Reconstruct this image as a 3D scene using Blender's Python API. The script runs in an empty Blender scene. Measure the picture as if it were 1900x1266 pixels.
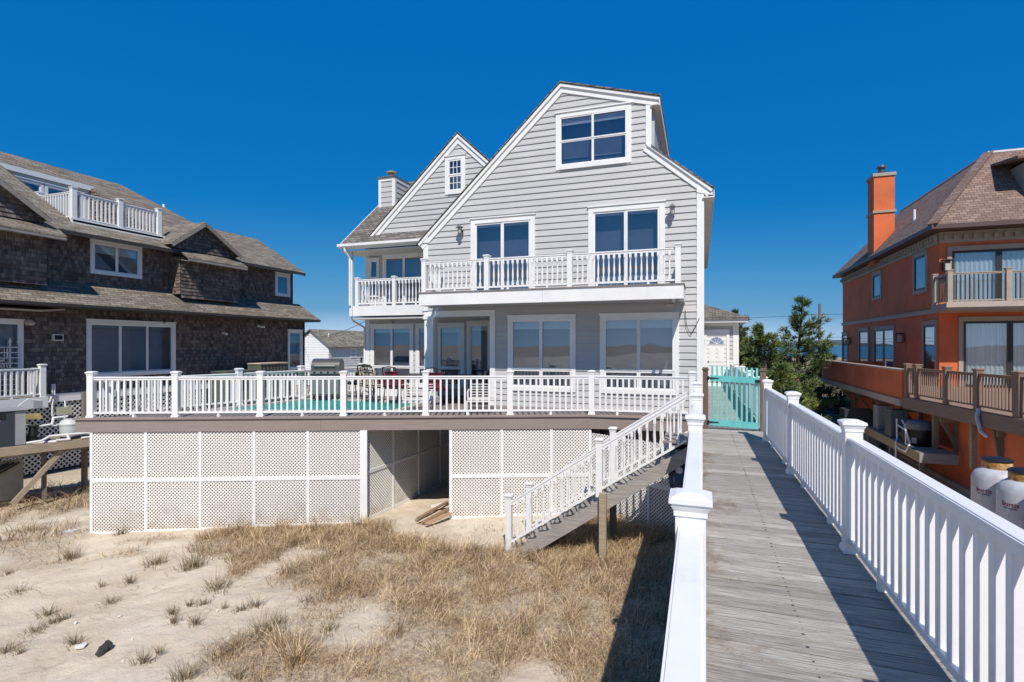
import bpy, bmesh, math, random
import numpy as np
from mathutils import Vector, Matrix
random.seed(7); RNG = np.random.default_rng(7)
sc = bpy.context.scene
COL = sc.collection
PI = math.pi
# ------------------------------------------------------------------ camera model
F = 992.0; CX = 950.0; HY = 640.0; CZ = 1.65
YAW = math.atan(348.0 / F)
SF, CF = math.sin(YAW), math.cos(YAW)
def ray(px):
    t = (px - CX) / F
    return (-SF + t * CF, CF + t * SF)
def on_line(px, A, B):
    rx, ry = ray(px)
    dx, dy = B[0] - A[0], B[1] - A[1]
    s = (A[0] * ry - A[1] * rx) / (dy * rx - dx * ry)
    return (A[0] + s * dx, A[1] + s * dy)
def gz(px, py, z):
    d = (CZ - z) * F / (py - HY)
    rx, ry = ray(px)
    return (rx * d, ry * d)
def V(*a): return Vector(a)

# ------------------------------------------------------------------ materials
MATS = {}
class NT:
    def __init__(s, name):
        s.m = bpy.data.materials.new(name); s.m.use_nodes = True
        s.t = s.m.node_tree; s.n = s.t.nodes; s.l = s.t.links
        s.b = s.n['Principled BSDF']; s.out = s.n['Material Output']
        MATS[name] = s.m
    def node(s, typ, **kw):
        n = s.n.new(typ)
        for k, v in kw.items():
            if k in n.inputs: n.inputs[k].default_value = v
            else: setattr(n, k, v)
        return n
    def link(s, a, b): s.l.new(a, b)
    def coords(s, kind='UV', scale=(1, 1, 1), rot=(0, 0, 0)):
        tc = s.node('ShaderNodeTexCoord'); mp = s.node('ShaderNodeMapping')
        mp.inputs['Scale'].default_value = scale; mp.inputs['Rotation'].default_value = rot
        s.link(tc.outputs[kind], mp.inputs['Vector']); return mp.outputs[0]
    def noise(s, vec, scale=5, detail=4, rough=.55):
        n = s.node('ShaderNodeTexNoise'); n.inputs['Scale'].default_value = scale
        n.inputs['Detail'].default_value = detail; n.inputs['Roughness'].default_value = rough
        if vec: s.link(vec, n.inputs['Vector'])
        return n.outputs['Fac']
    def ramp(s, fac, stops):
        r = s.node('ShaderNodeValToRGB'); e = r.color_ramp.elements
        e[0].position = stops[0][0]; e[0].color = (*stops[0][1], 1)
        e[1].position = stops[1][0]; e[1].color = (*stops[1][1], 1)
        for p, c in stops[2:]:
            k = e.new(p); k.color = (*c, 1)
        s.link(fac, r.inputs[0]); return r.outputs[0]
    def mix(s, fac, a, b, mode='MIX'):
        m = s.node('ShaderNodeMix'); m.data_type = 'RGBA'; m.blend_type = mode
        for sock, v in ((m.inputs[0], fac), (m.inputs[6], a), (m.inputs[7], b)):
            if isinstance(v, (int, float)): sock.default_value = v
            elif isinstance(v, tuple): sock.default_value = (*v, 1)
            else: s.link(v, sock)
        return m.outputs[2]
    def math(s, op, a, b=None):
        m = s.node('ShaderNodeMath'); m.operation = op
        for i, v in enumerate((a, b)):
            if v is None: continue
            if isinstance(v, (int, float)): m.inputs[i].default_value = v
            else: s.link(v, m.inputs[i])
        return m.outputs[0]
    def bump(s, h, strength=.3, dist=.01):
        b = s.node('ShaderNodeBump'); b.inputs['Strength'].default_value = strength
        b.inputs['Distance'].default_value = dist; s.link(h, b.inputs['Height'])
        s.link(b.outputs[0], s.b.inputs['Normal']); return b
    def attr(s, name='rnd'):
        a = s.node('ShaderNodeAttribute'); a.attribute_name = name; return a.outputs['Fac']
    def col(s, c):
        if isinstance(c, tuple): s.b.inputs['Base Color'].default_value = (*c, 1)
        else: s.link(c, s.b.inputs['Base Color'])
    def set(s, rough=.6, metal=0, spec=.5):
        s.b.inputs['Roughness'].default_value = rough; s.b.inputs['Metallic'].default_value = metal
        s.b.inputs['Specular IOR Level'].default_value = spec; return s.m
def sc3(c, k): return tuple(x * k for x in c)

def m_paint(name, c, rough=.45, var=.12, scale=3, bump=.08, rv=0.0):
    n = NT(name); co = n.coords('Object')
    f = n.noise(co, scale, 6, .65)
    colr = n.ramp(f, [(.3, sc3(c, 1 - var)), (.7, sc3(c, 1 + var * .35))])
    if rv:
        colr = n.mix(1.0, colr, n.ramp(n.attr(), [(0, (1 - rv,) * 3), (1, (1, 1, 1))]), 'MULTIPLY')
    n.col(colr); g = n.noise(co, 60, 3); n.bump(g, bump, .004); n.set(rough); return n.m
def m_wood(name, c1, c2, rough=.8, axis='u', rv=.35, gs=1.0, stain=None, bs=.5):
    n = NT(name); s = (1.2, 28, 1) if axis == 'u' else (28, 1.2, 1)
    co = n.coords('UV', tuple(v * gs if v > 1 else v for v in s))
    add = n.node('ShaderNodeVectorMath'); add.operation = 'ADD'
    n.link(co, add.inputs[0])
    cmb = n.node('ShaderNodeCombineXYZ'); r100 = n.math('MULTIPLY', n.attr(), 91.7)
    n.link(r100, cmb.inputs[0]); n.link(r100, cmb.inputs[1]); n.link(cmb.outputs[0], add.inputs[1])
    f = n.noise(add.outputs[0], 2.2, 8, .68)
    colr = n.ramp(f, [(.28, c1), (.72, c2)])
    if stain:
        f2 = n.noise(n.coords('Object'), 1.3, 7, .75)
        colr = n.mix(n.ramp(f2, [(.5, (0, 0, 0)), (.68, (.75, .75, .75))]), colr, stain)
    colr = n.mix(1.0, colr, n.ramp(n.attr(), [(0, (1 - rv,) * 3), (1, (1, 1, 1))]), 'MULTIPLY')
    n.col(colr); n.bump(f, bs, .006); n.set(rough, spec=.25); return n.m
def m_shingle(name, cols, w, h, mortar=(.02, .018, .015), rough=.9, ms=.012, bump=.6, streak=.5, off=.5):
    n = NT(name); uv = n.coords('UV')
    b = n.node('ShaderNodeTexBrick'); n.link(uv, b.inputs['Vector'])
    b.offset = off; b.squash = 1
    b.inputs['Scale'].default_value = 1; b.inputs['Brick Width'].default_value = w
    b.inputs['Row Height'].default_value = h; b.inputs['Mortar Size'].default_value = ms * h
    b.inputs['Mortar Smooth'].default_value = .4; b.inputs['Bias'].default_value = 0
    b.inputs['Color1'].default_value = (0, 0, 0, 1); b.inputs['Color2'].default_value = (1, 1, 1, 1)
    b.inputs['Mortar'].default_value = (.5, .5, .5, 1)
    bw = n.node('ShaderNodeRGBToBW'); n.link(b.outputs['Color'], bw.inputs[0])
    big = n.noise(uv, .7, 5, .6)
    f = n.math('ADD', n.math('MULTIPLY', bw.outputs[0], .55), n.math('MULTIPLY', big, .45))
    colr = n.ramp(f, [(.2, cols[0]), (.8, cols[2]), (.5, cols[1])])
    st = n.noise(n.coords('UV', (14 / w * .2, 1.5, 1)), 2, 6, .7)
    colr = n.mix(streak, colr, n.ramp(st, [(.3, (.45, .45, .45)), (.75, (1.25, 1.25, 1.25))]), 'MULTIPLY')
    colr = n.mix(b.outputs['Fac'], colr, mortar)
    n.col(colr)
    # each row slopes outward toward its butt: height from v fraction
    sep = n.node('ShaderNodeSeparateXYZ'); n.link(uv, sep.inputs[0])
    fr = n.math('FRACT', n.math('DIVIDE', sep.outputs[1], h))
    hgt = n.math('ADD', n.math('MULTIPLY', n.math('SUBTRACT', 1.0, fr), 1.0), n.math('MULTIPLY', bw.outputs[0], .5))
    hgt = n.math('ADD', hgt, n.math('MULTIPLY', n.noise(uv, 40, 3), .5))
    hgt = n.math('SUBTRACT', hgt, n.math('MULTIPLY', b.outputs['Fac'], .8))
    n.bump(hgt, bump, .012); n.set(rough, spec=.2); return n.m

m_paint('white_paint', (.79, .785, .78), .42, .09, 1.7, .08)
def grime(name, c, lo, hi, sc_=(1, 1, 1), k=2.2, zr=None):
    m = MATS[name]; t = m.node_tree; b = t.nodes['Principled BSDF']; src = b.inputs['Base Color'].links[0].from_socket
    tc = t.nodes.new('ShaderNodeTexCoord'); mp = t.nodes.new('ShaderNodeMapping'); mp.inputs['Scale'].default_value = sc_; t.links.new(tc.outputs['Object'], mp.inputs[0])
    nz = t.nodes.new('ShaderNodeTexNoise'); nz.inputs['Scale'].default_value = k; nz.inputs['Detail'].default_value = 9; nz.inputs['Roughness'].default_value = .72; t.links.new(mp.outputs[0], nz.inputs['Vector'])
    f = nz.outputs['Fac']
    if zr:
        g = t.nodes.new('ShaderNodeNewGeometry'); s = t.nodes.new('ShaderNodeSeparateXYZ'); t.links.new(g.outputs['Position'], s.inputs[0])
        r = t.nodes.new('ShaderNodeMapRange'); r.inputs[1].default_value = zr[0]; r.inputs[2].default_value = zr[1]; r.inputs[3].default_value = .30; r.inputs[4].default_value = 0; t.links.new(s.outputs[2], r.inputs[0])
        a = t.nodes.new('ShaderNodeMath'); a.operation = 'ADD'; t.links.new(f, a.inputs[0]); t.links.new(r.outputs[0], a.inputs[1]); f = a.outputs[0]
    rp = t.nodes.new('ShaderNodeMapRange'); rp.inputs[1].default_value = lo; rp.inputs[2].default_value = hi; rp.inputs[4].default_value = .6; t.links.new(f, rp.inputs[0])
    mx = t.nodes.new('ShaderNodeMix'); mx.data_type = 'RGBA'; t.links.new(rp.outputs[0], mx.inputs[0]); t.links.new(src, mx.inputs[6]); mx.inputs[7].default_value = (*c, 1); t.links.new(mx.outputs[2], b.inputs['Base Color'])
grime('white_paint', (.48, .46, .43), .56, .80, (1, 1, .35), 3.0)
m_paint('white_trim', (.78, .78, .77), .42, .08, 2.0, .05)
m_paint('white_lattice', (.80, .775, .73), .6, .10, 1.1, .05)
grime('white_lattice', (.50, .41, .30), .62, .90, (1, 1, 1), 3.5, (-2.5, -1.6))
n = NT('grey_siding'); bk = n.node('ShaderNodeTexBrick'); n.link(n.coords('UV'), bk.inputs['Vector']); bk.inputs['Scale'].default_value = 1; bk.inputs['Brick Width'].default_value = 3.4; bk.inputs['Row Height'].default_value = .1651; bk.inputs['Mortar Size'].default_value = .0022; bk.offset = .37; bk.inputs['Mortar Smooth'].default_value = .2
co = n.coords('UV', (1.5, 22, 1)); f = n.noise(co, 3, 6, .6)
big = n.noise(n.coords('Object'), .8, 4)
c = n.ramp(f, [(.3, (.475, .473, .475)), (.7, (.525, .522, .523))])
c = n.mix(1.0, c, n.ramp(big, [(.3, (.93, .93, .94)), (.7, (1.03, 1.03, 1.03))]), 'MULTIPLY')
c = n.mix(1.0, c, n.ramp(n.attr(), [(0, (.93, .93, .93)), (1, (1.02, 1.02, 1.02))]), 'MULTIPLY')
stk = n.noise(n.coords('UV', (.35, 6, 1)), 2.2, 6, .7)
c = n.mix(1.0, c, n.ramp(stk, [(.3, (.90, .90, .89)), (.65, (1.02, 1.02, 1.02))]), 'MULTIPLY')
c = n.mix(n.math('MULTIPLY', bk.outputs['Fac'], .55), c, (.16, .16, .165))
n.col(c); n.bump(f, .25, .003); n.set(.6)
m_paint('soffit_white', (.66, .65, .62), .6, .1)
m_paint('soffit_grey', (.42, .42, .43), .6, .1)
m_shingle('shingle_roof_grey', [(.12, .11, .10), (.18, .165, .145), (.25, .23, .20)], .24, .15, (.05, .045, .04), ms=.09, streak=.5)
m_shingle('shingle_roof_brown', [(.17, .145, .115), (.24, .205, .162), (.34, .295, .235)], .38, .12, (.07, .06, .05), ms=.10, streak=.8)
m_shingle('cedar_shingle_wall', [(.105, .082, .076), (.185, .145, .13), (.30, .24, .21)], .12, .145, (.03, .022, .02), ms=.02, streak=1.0, bump=1.0, off=.37)
m_shingle('shingle_roof_red', [(.19, .125, .10), (.245, .17, .14), (.31, .22, .18)], .26, .15, (.10, .07, .058), ms=.08, streak=.4)
m_shingle('shingle_roof_far', [(.13, .12, .09), (.21, .19, .15), (.28, .26, .20)], .4, .2, (.08, .07, .06), streak=.3)
n = NT('boardwalk_plank'); co = n.coords('UV', (1.3, 46, 1))
add = n.node('ShaderNodeVectorMath'); add.operation = 'ADD'; n.link(co, add.inputs[0])
cmb = n.node('ShaderNodeCombineXYZ'); r100 = n.math('MULTIPLY', n.attr(), 77.0)
n.link(r100, cmb.inputs[0]); n.link(r100, cmb.inputs[1]); n.link(cmb.outputs[0], add.inputs[1])
f = n.noise(add.outputs[0], 2.6, 9, .8)
c = n.ramp(f, [(.35, (.10, .088, .076)), (.65, (.66, .625, .575)), (.5, (.35, .33, .30))])
f2 = n.noise(n.coords('Object', (1.0, .8, 1)), 1.6, 9, .78)
geo = n.node('ShaderNodeNewGeometry'); sx = n.node('ShaderNodeSeparateXYZ'); n.link(geo.outputs['Position'], sx.inputs[0])
em = n.node('ShaderNodeMapRange'); em.inputs[1].default_value = .42; em.inputs[2].default_value = -.02; n.link(sx.outputs[0], em.inputs[0])
edge = n.math('ADD', n.math('MULTIPLY', em.outputs[0], .17), f2)
c = n.mix(n.ramp(edge, [(.60, (0, 0, 0)), (.70, (.85, .85, .85))]), c, n.ramp(n.noise(n.coords('UV', (6, 60, 1)), 4, 8, .9), [(.40, (.035, .026, .022)), (.60, (.42, .31, .24))]))
c = n.mix(1.0, c, n.ramp(n.attr(), [(0, (.74, .73, .72)), (1, (1.08, 1.07, 1.05))]), 'MULTIPLY')
n.col(c); n.bump(f, .9, .006); n.set(.85, spec=.25)
m_wood('weathered_wood', (.19, .17, .15), (.52, .48, .43))
m_wood('weathered_post', (.12, .10, .085), (.33, .28, .23), axis='v')
m_wood('brown_post', (.10, .06, .045), (.27, .18, .14), axis='v')
m_wood('treated_wood', (.22, .17, .12), (.48, .39, .28))
m_wood('composite_board', (.235, .185, .165), (.33, .27, .245), .6, rv=.1, gs=.6, bs=.1)
m_wood('deck_board', (.20, .17, .155), (.33, .285, .26), .65, rv=.25, gs=.6, bs=.15)
m_wood('terrace_wood', (.20, .125, .09), (.38, .26, .19), .65, rv=.25)
m_wood('terrace_wood_vertical', (.20, .125, .09), (.38, .26, .19), .65, axis='v', rv=.25)
m_wood('terrace_beam', (.15, .105, .085), (.29, .215, .175), .75, rv=.2)
m_wood('teak', (.34, .19, .11), (.52, .33, .20), .6, rv=.2)
m_wood('loose_board', (.30, .17, .09), (.55, .36, .22), .8, rv=.5)
m_paint('teal_paint', (.17, .62, .60), .4, .18, 8, .1, rv=.25)
m_paint('orange_stucco', (.66, .155, .055), .85, .24, .8, .5)
grime('orange_stucco', (.30, .075, .035), .55, .75, (1, 1, .3), 1.2)
m_paint('tan_trim', (.38, .315, .25), .7, .12)
m_paint('belt_trim', (.44, .36, .30), .7, .12)
m_paint('plum_fascia', (.10, .055, .055), .5, .1)
m_paint('black_metal', (.012, .012, .013), .4, .2)
m_paint('dark_iron', (.03, .028, .028), .45, .2)
m_paint('galvanised', (.42, .43, .44), .4, .2); MATS['galvanised'].node_tree.nodes['Principled BSDF'].inputs['Metallic'].default_value = .7
m_paint('steel', (.45, .44, .42), .3, .15, 4); MATS['steel'].node_tree.nodes['Principled BSDF'].inputs['Metallic'].default_value = .8
m_paint('pewter', (.26, .26, .27), .4, .3); MATS['pewter'].node_tree.nodes['Principled BSDF'].inputs['Metallic'].default_value = .6
m_paint('grill_lid', (.14, .13, .12), .35, .2); MATS['grill_lid'].node_tree.nodes['Principled BSDF'].inputs['Metallic'].default_value = .5
m_paint('equipment_grey', (.035, .042, .055), .5, .15)
m_paint('equipment_light', (.30, .31, .32), .5, .12)
m_paint('slate_grey', (.13, .14, .155), .5, .12)
m_paint('filter_grey', (.52, .55, .52), .5, .12)
m_paint('dark_green_box', (.10, .125, .10), .6, .2)
m_paint('pvc_white', (.72, .71, .68), .4, .12, 5)
m_paint('junction_box', (.36, .35, .25), .6, .15)
m_paint('brass_valve', (.42, .33, .15), .5, .25)
m_paint('tank_white', (.47, .48, .53), .5, .28, 3.5, .1)
n = NT('rusty_collar'); f = n.noise(n.coords('Object'), 9, 7, .7)
n.col(n.ramp(f, [(.38, (.60, .52, .42)), (.62, (.28, .12, .025)), (.5, (.48, .27, .07))])); n.set(.75)
m_paint('sign_red', (.19, .014, .03), .5, .1)
m_paint('sign_dark', (.04, .03, .05), .5, .1)
m_paint('red_cushion', (.22, .02, .04), .9, .2)
m_paint('cream_fabric', (.55, .43, .34), .9, .15)
m_paint('blue_vinyl', (.012, .035, .075), .4, .3)
m_paint('pale_board', (.34, .32, .27), .85, .3, 2.2, .3)
m_paint('concrete_grey', (.36, .34, .31), .9, .2)
m_paint('dark_interior', (.012, .015, .02), .9, .2)
m_paint('interior_wall', (.16, .19, .23), .9, .3, 1.0)
m_paint('blind_white', (.55, .60, .62), .8, .1)
n = NT('curtain_fabric'); co = n.coords('UV', (1, .02, 1))
f = n.noise(n.coords('UV', (16, .15, 1)), 1.4, 3)
n.col(n.ramp(f, [(.3, (.42, .50, .50)), (.7, (.78, .82, .80))])); n.bump(f, .8, .03); n.set(.9)
n = NT('patterned_panel'); vo = n.node('ShaderNodeTexVoronoi'); vo.inputs['Scale'].default_value = 14
n.link(n.coords('UV'), vo.inputs['Vector']); n.col(n.ramp(vo.outputs['Distance'], [(.25, (.62, .68, .70)), (.45, (.16, .28, .34))])); n.set(.7)
m_paint('weed_cloth', (.035, .028, .022), .95, .3)  # dark tone standing in for the shade under the deck
m_paint('driftwood', (.045, .042, .042), .9, .5, 12, .6)
m_paint('lantern_glass', (.55, .50, .42), .2, .1)
m_paint('sand_step', (.45, .42, .38), .9, .2)
# window glass: thin reflecting sheet, the dark room behind shows through
def m_glass(name, base, tint, lo=.10, hi=.75):
    n = NT(name); n.n.remove(n.b)
    tr = n.node('ShaderNodeBsdfTransparent'); tr.inputs[0].default_value = (*tint, 1)
    gl = n.node('ShaderNodeBsdfGlossy'); gl.inputs['Roughness'].default_value = .015
    gl.inputs['Color'].default_value = (*base, 1)
    wob = n.noise(n.coords('Object'), .9, 2); bp = n.node('ShaderNodeBump'); bp.inputs['Strength'].default_value = .05
    bp.inputs['Distance'].default_value = .05; n.link(wob, bp.inputs['Height']); n.link(bp.outputs[0], gl.inputs['Normal'])
    fr = n.node('ShaderNodeLayerWeight'); fr.inputs['Blend'].default_value = .25
    mr = n.node('ShaderNodeMapRange'); n.link(fr.outputs['Fresnel'], mr.inputs[0])
    mr.inputs[1].default_value = 0; mr.inputs[2].default_value = 1; mr.inputs[3].default_value = lo; mr.inputs[4].default_value = hi
    mx = n.node('ShaderNodeMixShader'); n.link(mr.outputs[0], mx.inputs[0])
    n.link(tr.outputs[0], mx.inputs[1]); n.link(gl.outputs[0], mx.inputs[2]); n.link(mx.outputs[0], n.out.inputs[0])
m_glass('window_glass', (.85, .92, 1), (.85, .9, .95), .22, .45)
m_glass('window_glass_dark', (.85, .88, .95), (.8, .8, .88), .23, .6)
n = NT('pool_water'); n.col(n.ramp(n.noise(n.coords('Object'), 1.5, 5), [(.3, (.008, .20, .165)), (.7, (.02, .36, .30))])); n.bump(n.noise(n.coords('Object'), 3, 3), .15, .05); n.set(.5, spec=.25)
m_paint('pool_coping', (.44, .41, .37), .8, .12)
n = NT('bay_water'); n.col((.04, .12, .16)); n.bump(n.noise(n.coords('Object'), .3, 5), .5, .3); n.set(.3)
m_paint('far_hill', (.10, .12, .13), 1, .2, .01)
# sand / thatch ground
n = NT('sand'); ob = n.coords('Object')
f = n.noise(ob, 1.1, 8, .62); fine = n.noise(ob, 22, 6, .7)
c = n.ramp(f, [(.3, (.54, .44, .325)), (.7, (.69, .60, .475))])
c = n.mix(n.ramp(fine, [(.60, (0, 0, 0)), (.74, (.5, .5, .5))]), c, (.33, .25, .18))
deb = n.noise(ob, 6.5, 10, .88)
c = n.mix(n.ramp(deb, [(.595, (0, 0, 0)), (.63, (.8, .8, .8))]), c, (.25, .18, .125))
thn = n.noise(ob, 16, 7, .75)
th = n.ramp(thn, [(.38, (.09, .062, .042)), (.62, (.60, .46, .31))])
g = n.attr('thatch')
c = n.mix(g, c, th)
far = n.attr('far'); fn = n.noise(ob, .12, 8, .7)
c = n.mix(far, c, n.ramp(fn, [(.35, (.16, .13, .085)), (.65, (.42, .34, .25))]))
n.col(c)
rip = n.node('ShaderNodeTexWave'); rip.inputs['Scale'].default_value = 2.6; rip.inputs['Distortion'].default_value = 9
rip.inputs['Detail'].default_value = 3; rip.inputs['Detail Scale'].default_value = .8
n.link(n.coords('Object', (.6, 1.4, 1), (0, 0, .5)), rip.inputs['Vector'])
h = n.math('ADD', n.math('MULTIPLY', n.noise(ob, 2.4, 3, .5), 1.6), n.math('MULTIPLY', n.noise(ob, 9, 8, .75), .8))
n.bump(h, .8, .06); n.set(.95, spec=.1)
m_paint('road_asphalt', (.17, .165, .155), .95, .12)
# dry grass
def m_leaf(name, stops, rough=.7, trans=.25):
    n = NT(name); n.col(n.ramp(n.attr(), stops)); n.set(rough, spec=.3)
    return n.m
m_leaf('dry_grass', [(0, (.07, .048, .032)), (1, (.95, .74, .45)), (.35, (.28, .19, .112)), (.7, (.58, .41, .23))])
m_leaf('green_tuft', [(0, (.10, .075, .05)), (1, (.52, .43, .29)), (.5, (.27, .21, .125))])
m_leaf('pine_needle', [(0, (.018, .04, .022)), (1, (.26, .29, .07)), (.5, (.07, .115, .045))], .6)
m_leaf('scrub_leaf', [(0, (.06, .045, .03)), (1, (.28, .22, .15)), (.5, (.15, .12, .08))])
m_paint('pine_bark', (.10, .07, .05), .95, .4, 8, .5)
m_paint('debris_white', (.70, .68, .63), .7, .1)

# ------------------------------------------------------------------ mesh builder
KEEP = []
class Fr:
    """wall frame: origin, horizontal unit vector, outward normal; a along, b up, w out"""
    def __init__(s, o, u, n): s.o = V(*o); KEEP.append(s); s.u = V(*u).normalized(); s.n = V(*n).normalized()
    def P(s, a, b, w=0): return s.o + s.u * a + V(0, 0, b) + s.n * w
class MB:
    def __init__(s): s.v = []; s.f = []; s.r = []
    def poly(s, pts, r=None):
        k = len(s.v); s.v += [tuple(p) for p in pts]; s.f.append(tuple(range(k, k + len(pts))))
        s.r.append(random.random() if r is None else r)
    def hexa(s, c, r=None):
        """c: 8 corners, bottom 4 then top 4"""
        k = len(s.v); s.v += [tuple(p) for p in c]; r = random.random() if r is None else r
        for q in ((0, 3, 2, 1), (4, 5, 6, 7), (0, 1, 5, 4), (1, 2, 6, 5), (2, 3, 7, 6), (3, 0, 4, 7)):
            s.f.append(tuple(k + i for i in q)); s.r.append(r)
    def box(s, x0, y0, z0, x1, y1, z1, r=None):
        s.hexa([(x0, y0, z0), (x1, y0, z0), (x1, y1, z0), (x0, y1, z0), (x0, y0, z1), (x1, y0, z1), (x1, y1, z1), (x0, y1, z1)], r)
    def fbox(s, fr, a0, b0, a1, b1, w0, w1, r=None):
        P = fr.P
        s.hexa([P(a0, b0, w0), P(a1, b0, w0), P(a1, b0, w1), P(a0, b0, w1), P(a0, b1, w0), P(a1, b1, w0), P(a1, b1, w1), P(a0, b1, w1)], r)
    def bar(s, p, q, wx, wz, up=None, r=None):
        """box along p->q, width wx across, wz in the up direction (centred)"""
        p = Vector(p); q = Vector(q); d = (q - p).normalized()
        up = Vector(up) if up else (V(0, 0, 1) if abs(d.z) < .95 else V(0, 1, 0))
        sd = d.cross(up).normalized() * wx / 2; u = sd.cross(d).normalized() * wz / 2
        s.hexa([p - sd - u, p + sd - u, q + sd - u, q - sd - u, p - sd + u, p + sd + u, q + sd + u, q - sd + u], r)
    def vbar(s, p, q, w, h0, h1, r=None):
        """sloping rail with plumb ends: from p to q, horizontal width w, vertical extent h0..h1"""
        p = Vector(p); q = Vector(q); d = (q - p); d.z = 0; d.normalize(); sd = V(d.y, -d.x, 0) * w / 2
        a = V(0, 0, h0); b = V(0, 0, h1)
        s.hexa([p - sd + a, p + sd + a, q + sd + a, q - sd + a, p - sd + b, p + sd + b, q + sd + b, q - sd + b], r)
    def tube(s, p, q, r0, r1=None, n=8, caps=True, rr=None):
        r1 = r0 if r1 is None else r1; p = Vector(p); q = Vector(q); d = (q - p).normalized()
        a = d.orthogonal().normalized(); b = d.cross(a); k = len(s.v); rr = random.random() if rr is None else rr
        for c, rad in ((p, r0), (q, r1)):
            for i in range(n):
                t = 2 * PI * i / n; s.v.append(tuple(c + (a * math.cos(t) + b * math.sin(t)) * rad))
        for i in range(n):
            j = (i + 1) % n; s.f.append((k + i, k + j, k + n + j, k + n + i)); s.r.append(rr)
        if caps:
            s.f.append(tuple(k + i for i in reversed(range(n)))); s.r.append(rr)
            s.f.append(tuple(k + n + i for i in range(n))); s.r.append(rr)
    def pipe(s, pts, r, n=8):
        for i in range(len(pts) - 1):
            s.tube(pts[i], pts[i + 1], r, r, n)
            if i: s.ball(pts[i], r * 1.02, 8, 5)
    def lathe(s, c, prof, n=12, caps=True, ax=None):
        c = Vector(c); k = len(s.v); rr = random.random(); m = len(prof)
        for (rad, z) in prof:
            for i in range(n):
                t = 2 * PI * i / n; s.v.append((c.x + rad * math.cos(t), c.y + rad * math.sin(t), c.z + z))
        for j in range(m - 1):
            for i in range(n):
                i2 = (i + 1) % n
                s.f.append((k + j * n + i, k + j * n + i2, k + (j + 1) * n + i2, k + (j + 1) * n + i)); s.r.append(rr)
        if caps:
            s.f.append(tuple(k + i for i in reversed(range(n)))); s.r.append(rr)
            s.f.append(tuple(k + (m - 1) * n + i for i in range(n))); s.r.append(rr)
    def ball(s, c, r, n=10, m=6, sz=1.0):
        prof = [(max(r * math.sin(PI * j / m), 1e-4), -r * sz * math.cos(PI * j / m)) for j in range(m + 1)]
        s.lathe(c, prof, n, True)
    def prism(s, pts, off, r=None):
        """extrude polygon pts by vector off"""
        pts = [Vector(p) for p in pts]; off = Vector(off); n = len(pts); k = len(s.v)
        r = random.random() if r is None else r
        s.v += [tuple(p) for p in pts] + [tuple(p + off) for p in pts]
        s.f.append(tuple(k + i for i in range(n))); s.f.append(tuple(k + n + i for i in reversed(range(n)))); s.r += [r, r]
        for i in range(n):
            j = (i + 1) % n; s.f.append((k + i, k + n + i, k + n + j, k + j)); s.r.append(r)
    def mesh(s, name, mat, origin=(0, 0, 0), smooth=False, recalc=True, uvrot=False):
        me = bpy.data.meshes.new(name); o = Vector(origin)
        arr = [(a[0] - o.x, a[1] - o.y, a[2] - o.z) for a in s.v]
        me.from_pydata(arr, [], s.f); me.update()
        if recalc:
            bm = bmesh.new(); bm.from_mesh(me)
            bmesh.ops.recalc_face_normals(bm, faces=bm.faces); bm.to_mesh(me); bm.free()
        at = me.attributes.new('rnd', 'FLOAT', 'FACE'); at.data.foreach_set('value', s.r[:len(me.polygons)])
        metric_uv(me, o)
        if smooth:
            for p in me.polygons: p.use_smooth = True
            try: me.set_sharp_from_angle(angle=math.radians(40))
            except Exception: pass
        me.materials.append(MATS[mat]); return me
    def build(s, name, mat, parent=None, smooth=False, recalc=True, org=None):
        if parent is not None: o = worg(parent)
        elif org is not None: o = V(*org)
        else:
            a = np.array(s.v); o = V((a[:, 0].min() + a[:, 0].max()) / 2, (a[:, 1].min() + a[:, 1].max()) / 2, a[:, 2].min())
        me = s.mesh(name, mat, o, smooth, recalc)
        ob = bpy.data.objects.new(name, me); COL.objects.link(ob)
        if parent is not None: ob.parent = parent
        else: ob.location = o
        return ob
def metric_uv(me, o):
    nl = len(me.loops)
    if nl == 0: return
    uv = me.uv_layers.new(name='UVMap')
    co = np.empty(len(me.vertices) * 3, dtype=np.float64); me.vertices.foreach_get('co', co); co = co.reshape(-1, 3) + np.array(o)
    li = np.empty(nl, dtype=np.int32); me.loops.foreach_get('vertex_index', li)
    nor = np.empty(len(me.polygons) * 3); me.polygons.foreach_get('normal', nor); nor = nor.reshape(-1, 3)
    tot = np.empty(len(me.polygons), dtype=np.int32); me.polygons.foreach_get('loop_total', tot)
    fi = np.repeat(np.arange(len(tot)), tot); N = nor[fi]; P = co[li]
    u = np.stack([-N[:, 1], N[:, 0], np.zeros(nl)], 1); L = np.linalg.norm(u, axis=1)
    flat = L < .02; u[flat] = (1, 0, 0); L[flat] = 1; u /= L[:, None]
    v = np.cross(N, u); v[flat] = (0, 1, 0)
    # keep u direction stable for opposite faces
    sgn = np.where(np.abs(u[:, 0]) > np.abs(u[:, 1]), np.sign(u[:, 0]), np.sign(u[:, 1])); sgn[sgn == 0] = 1
    u *= sgn[:, None]; vz = np.where(v[:, 2] < 0, -1, 1); v *= vz[:, None]
    out = np.stack([(P * u).sum(1), (P * v).sum(1)], 1).astype(np.float32)
    uv.data.foreach_set('uv', out.ravel())
def worg(o):
    p = V(0, 0, 0)
    while o is not None: p = p + o.location; o = o.parent
    return p
def thing(name, label, cat, loc, group=None, kind=None):
    o = bpy.data.objects.new(name, None); COL.objects.link(o); o.location = loc; o.empty_display_size = .2
    tag(o, label, cat, group, kind); return o
def tag(o, label=None, cat=None, group=None, kind=None):
    if label: o['label'] = label
    if cat: o['category'] = cat
    if group: o['group'] = group
    if kind: o['kind'] = kind
    return o
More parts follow.
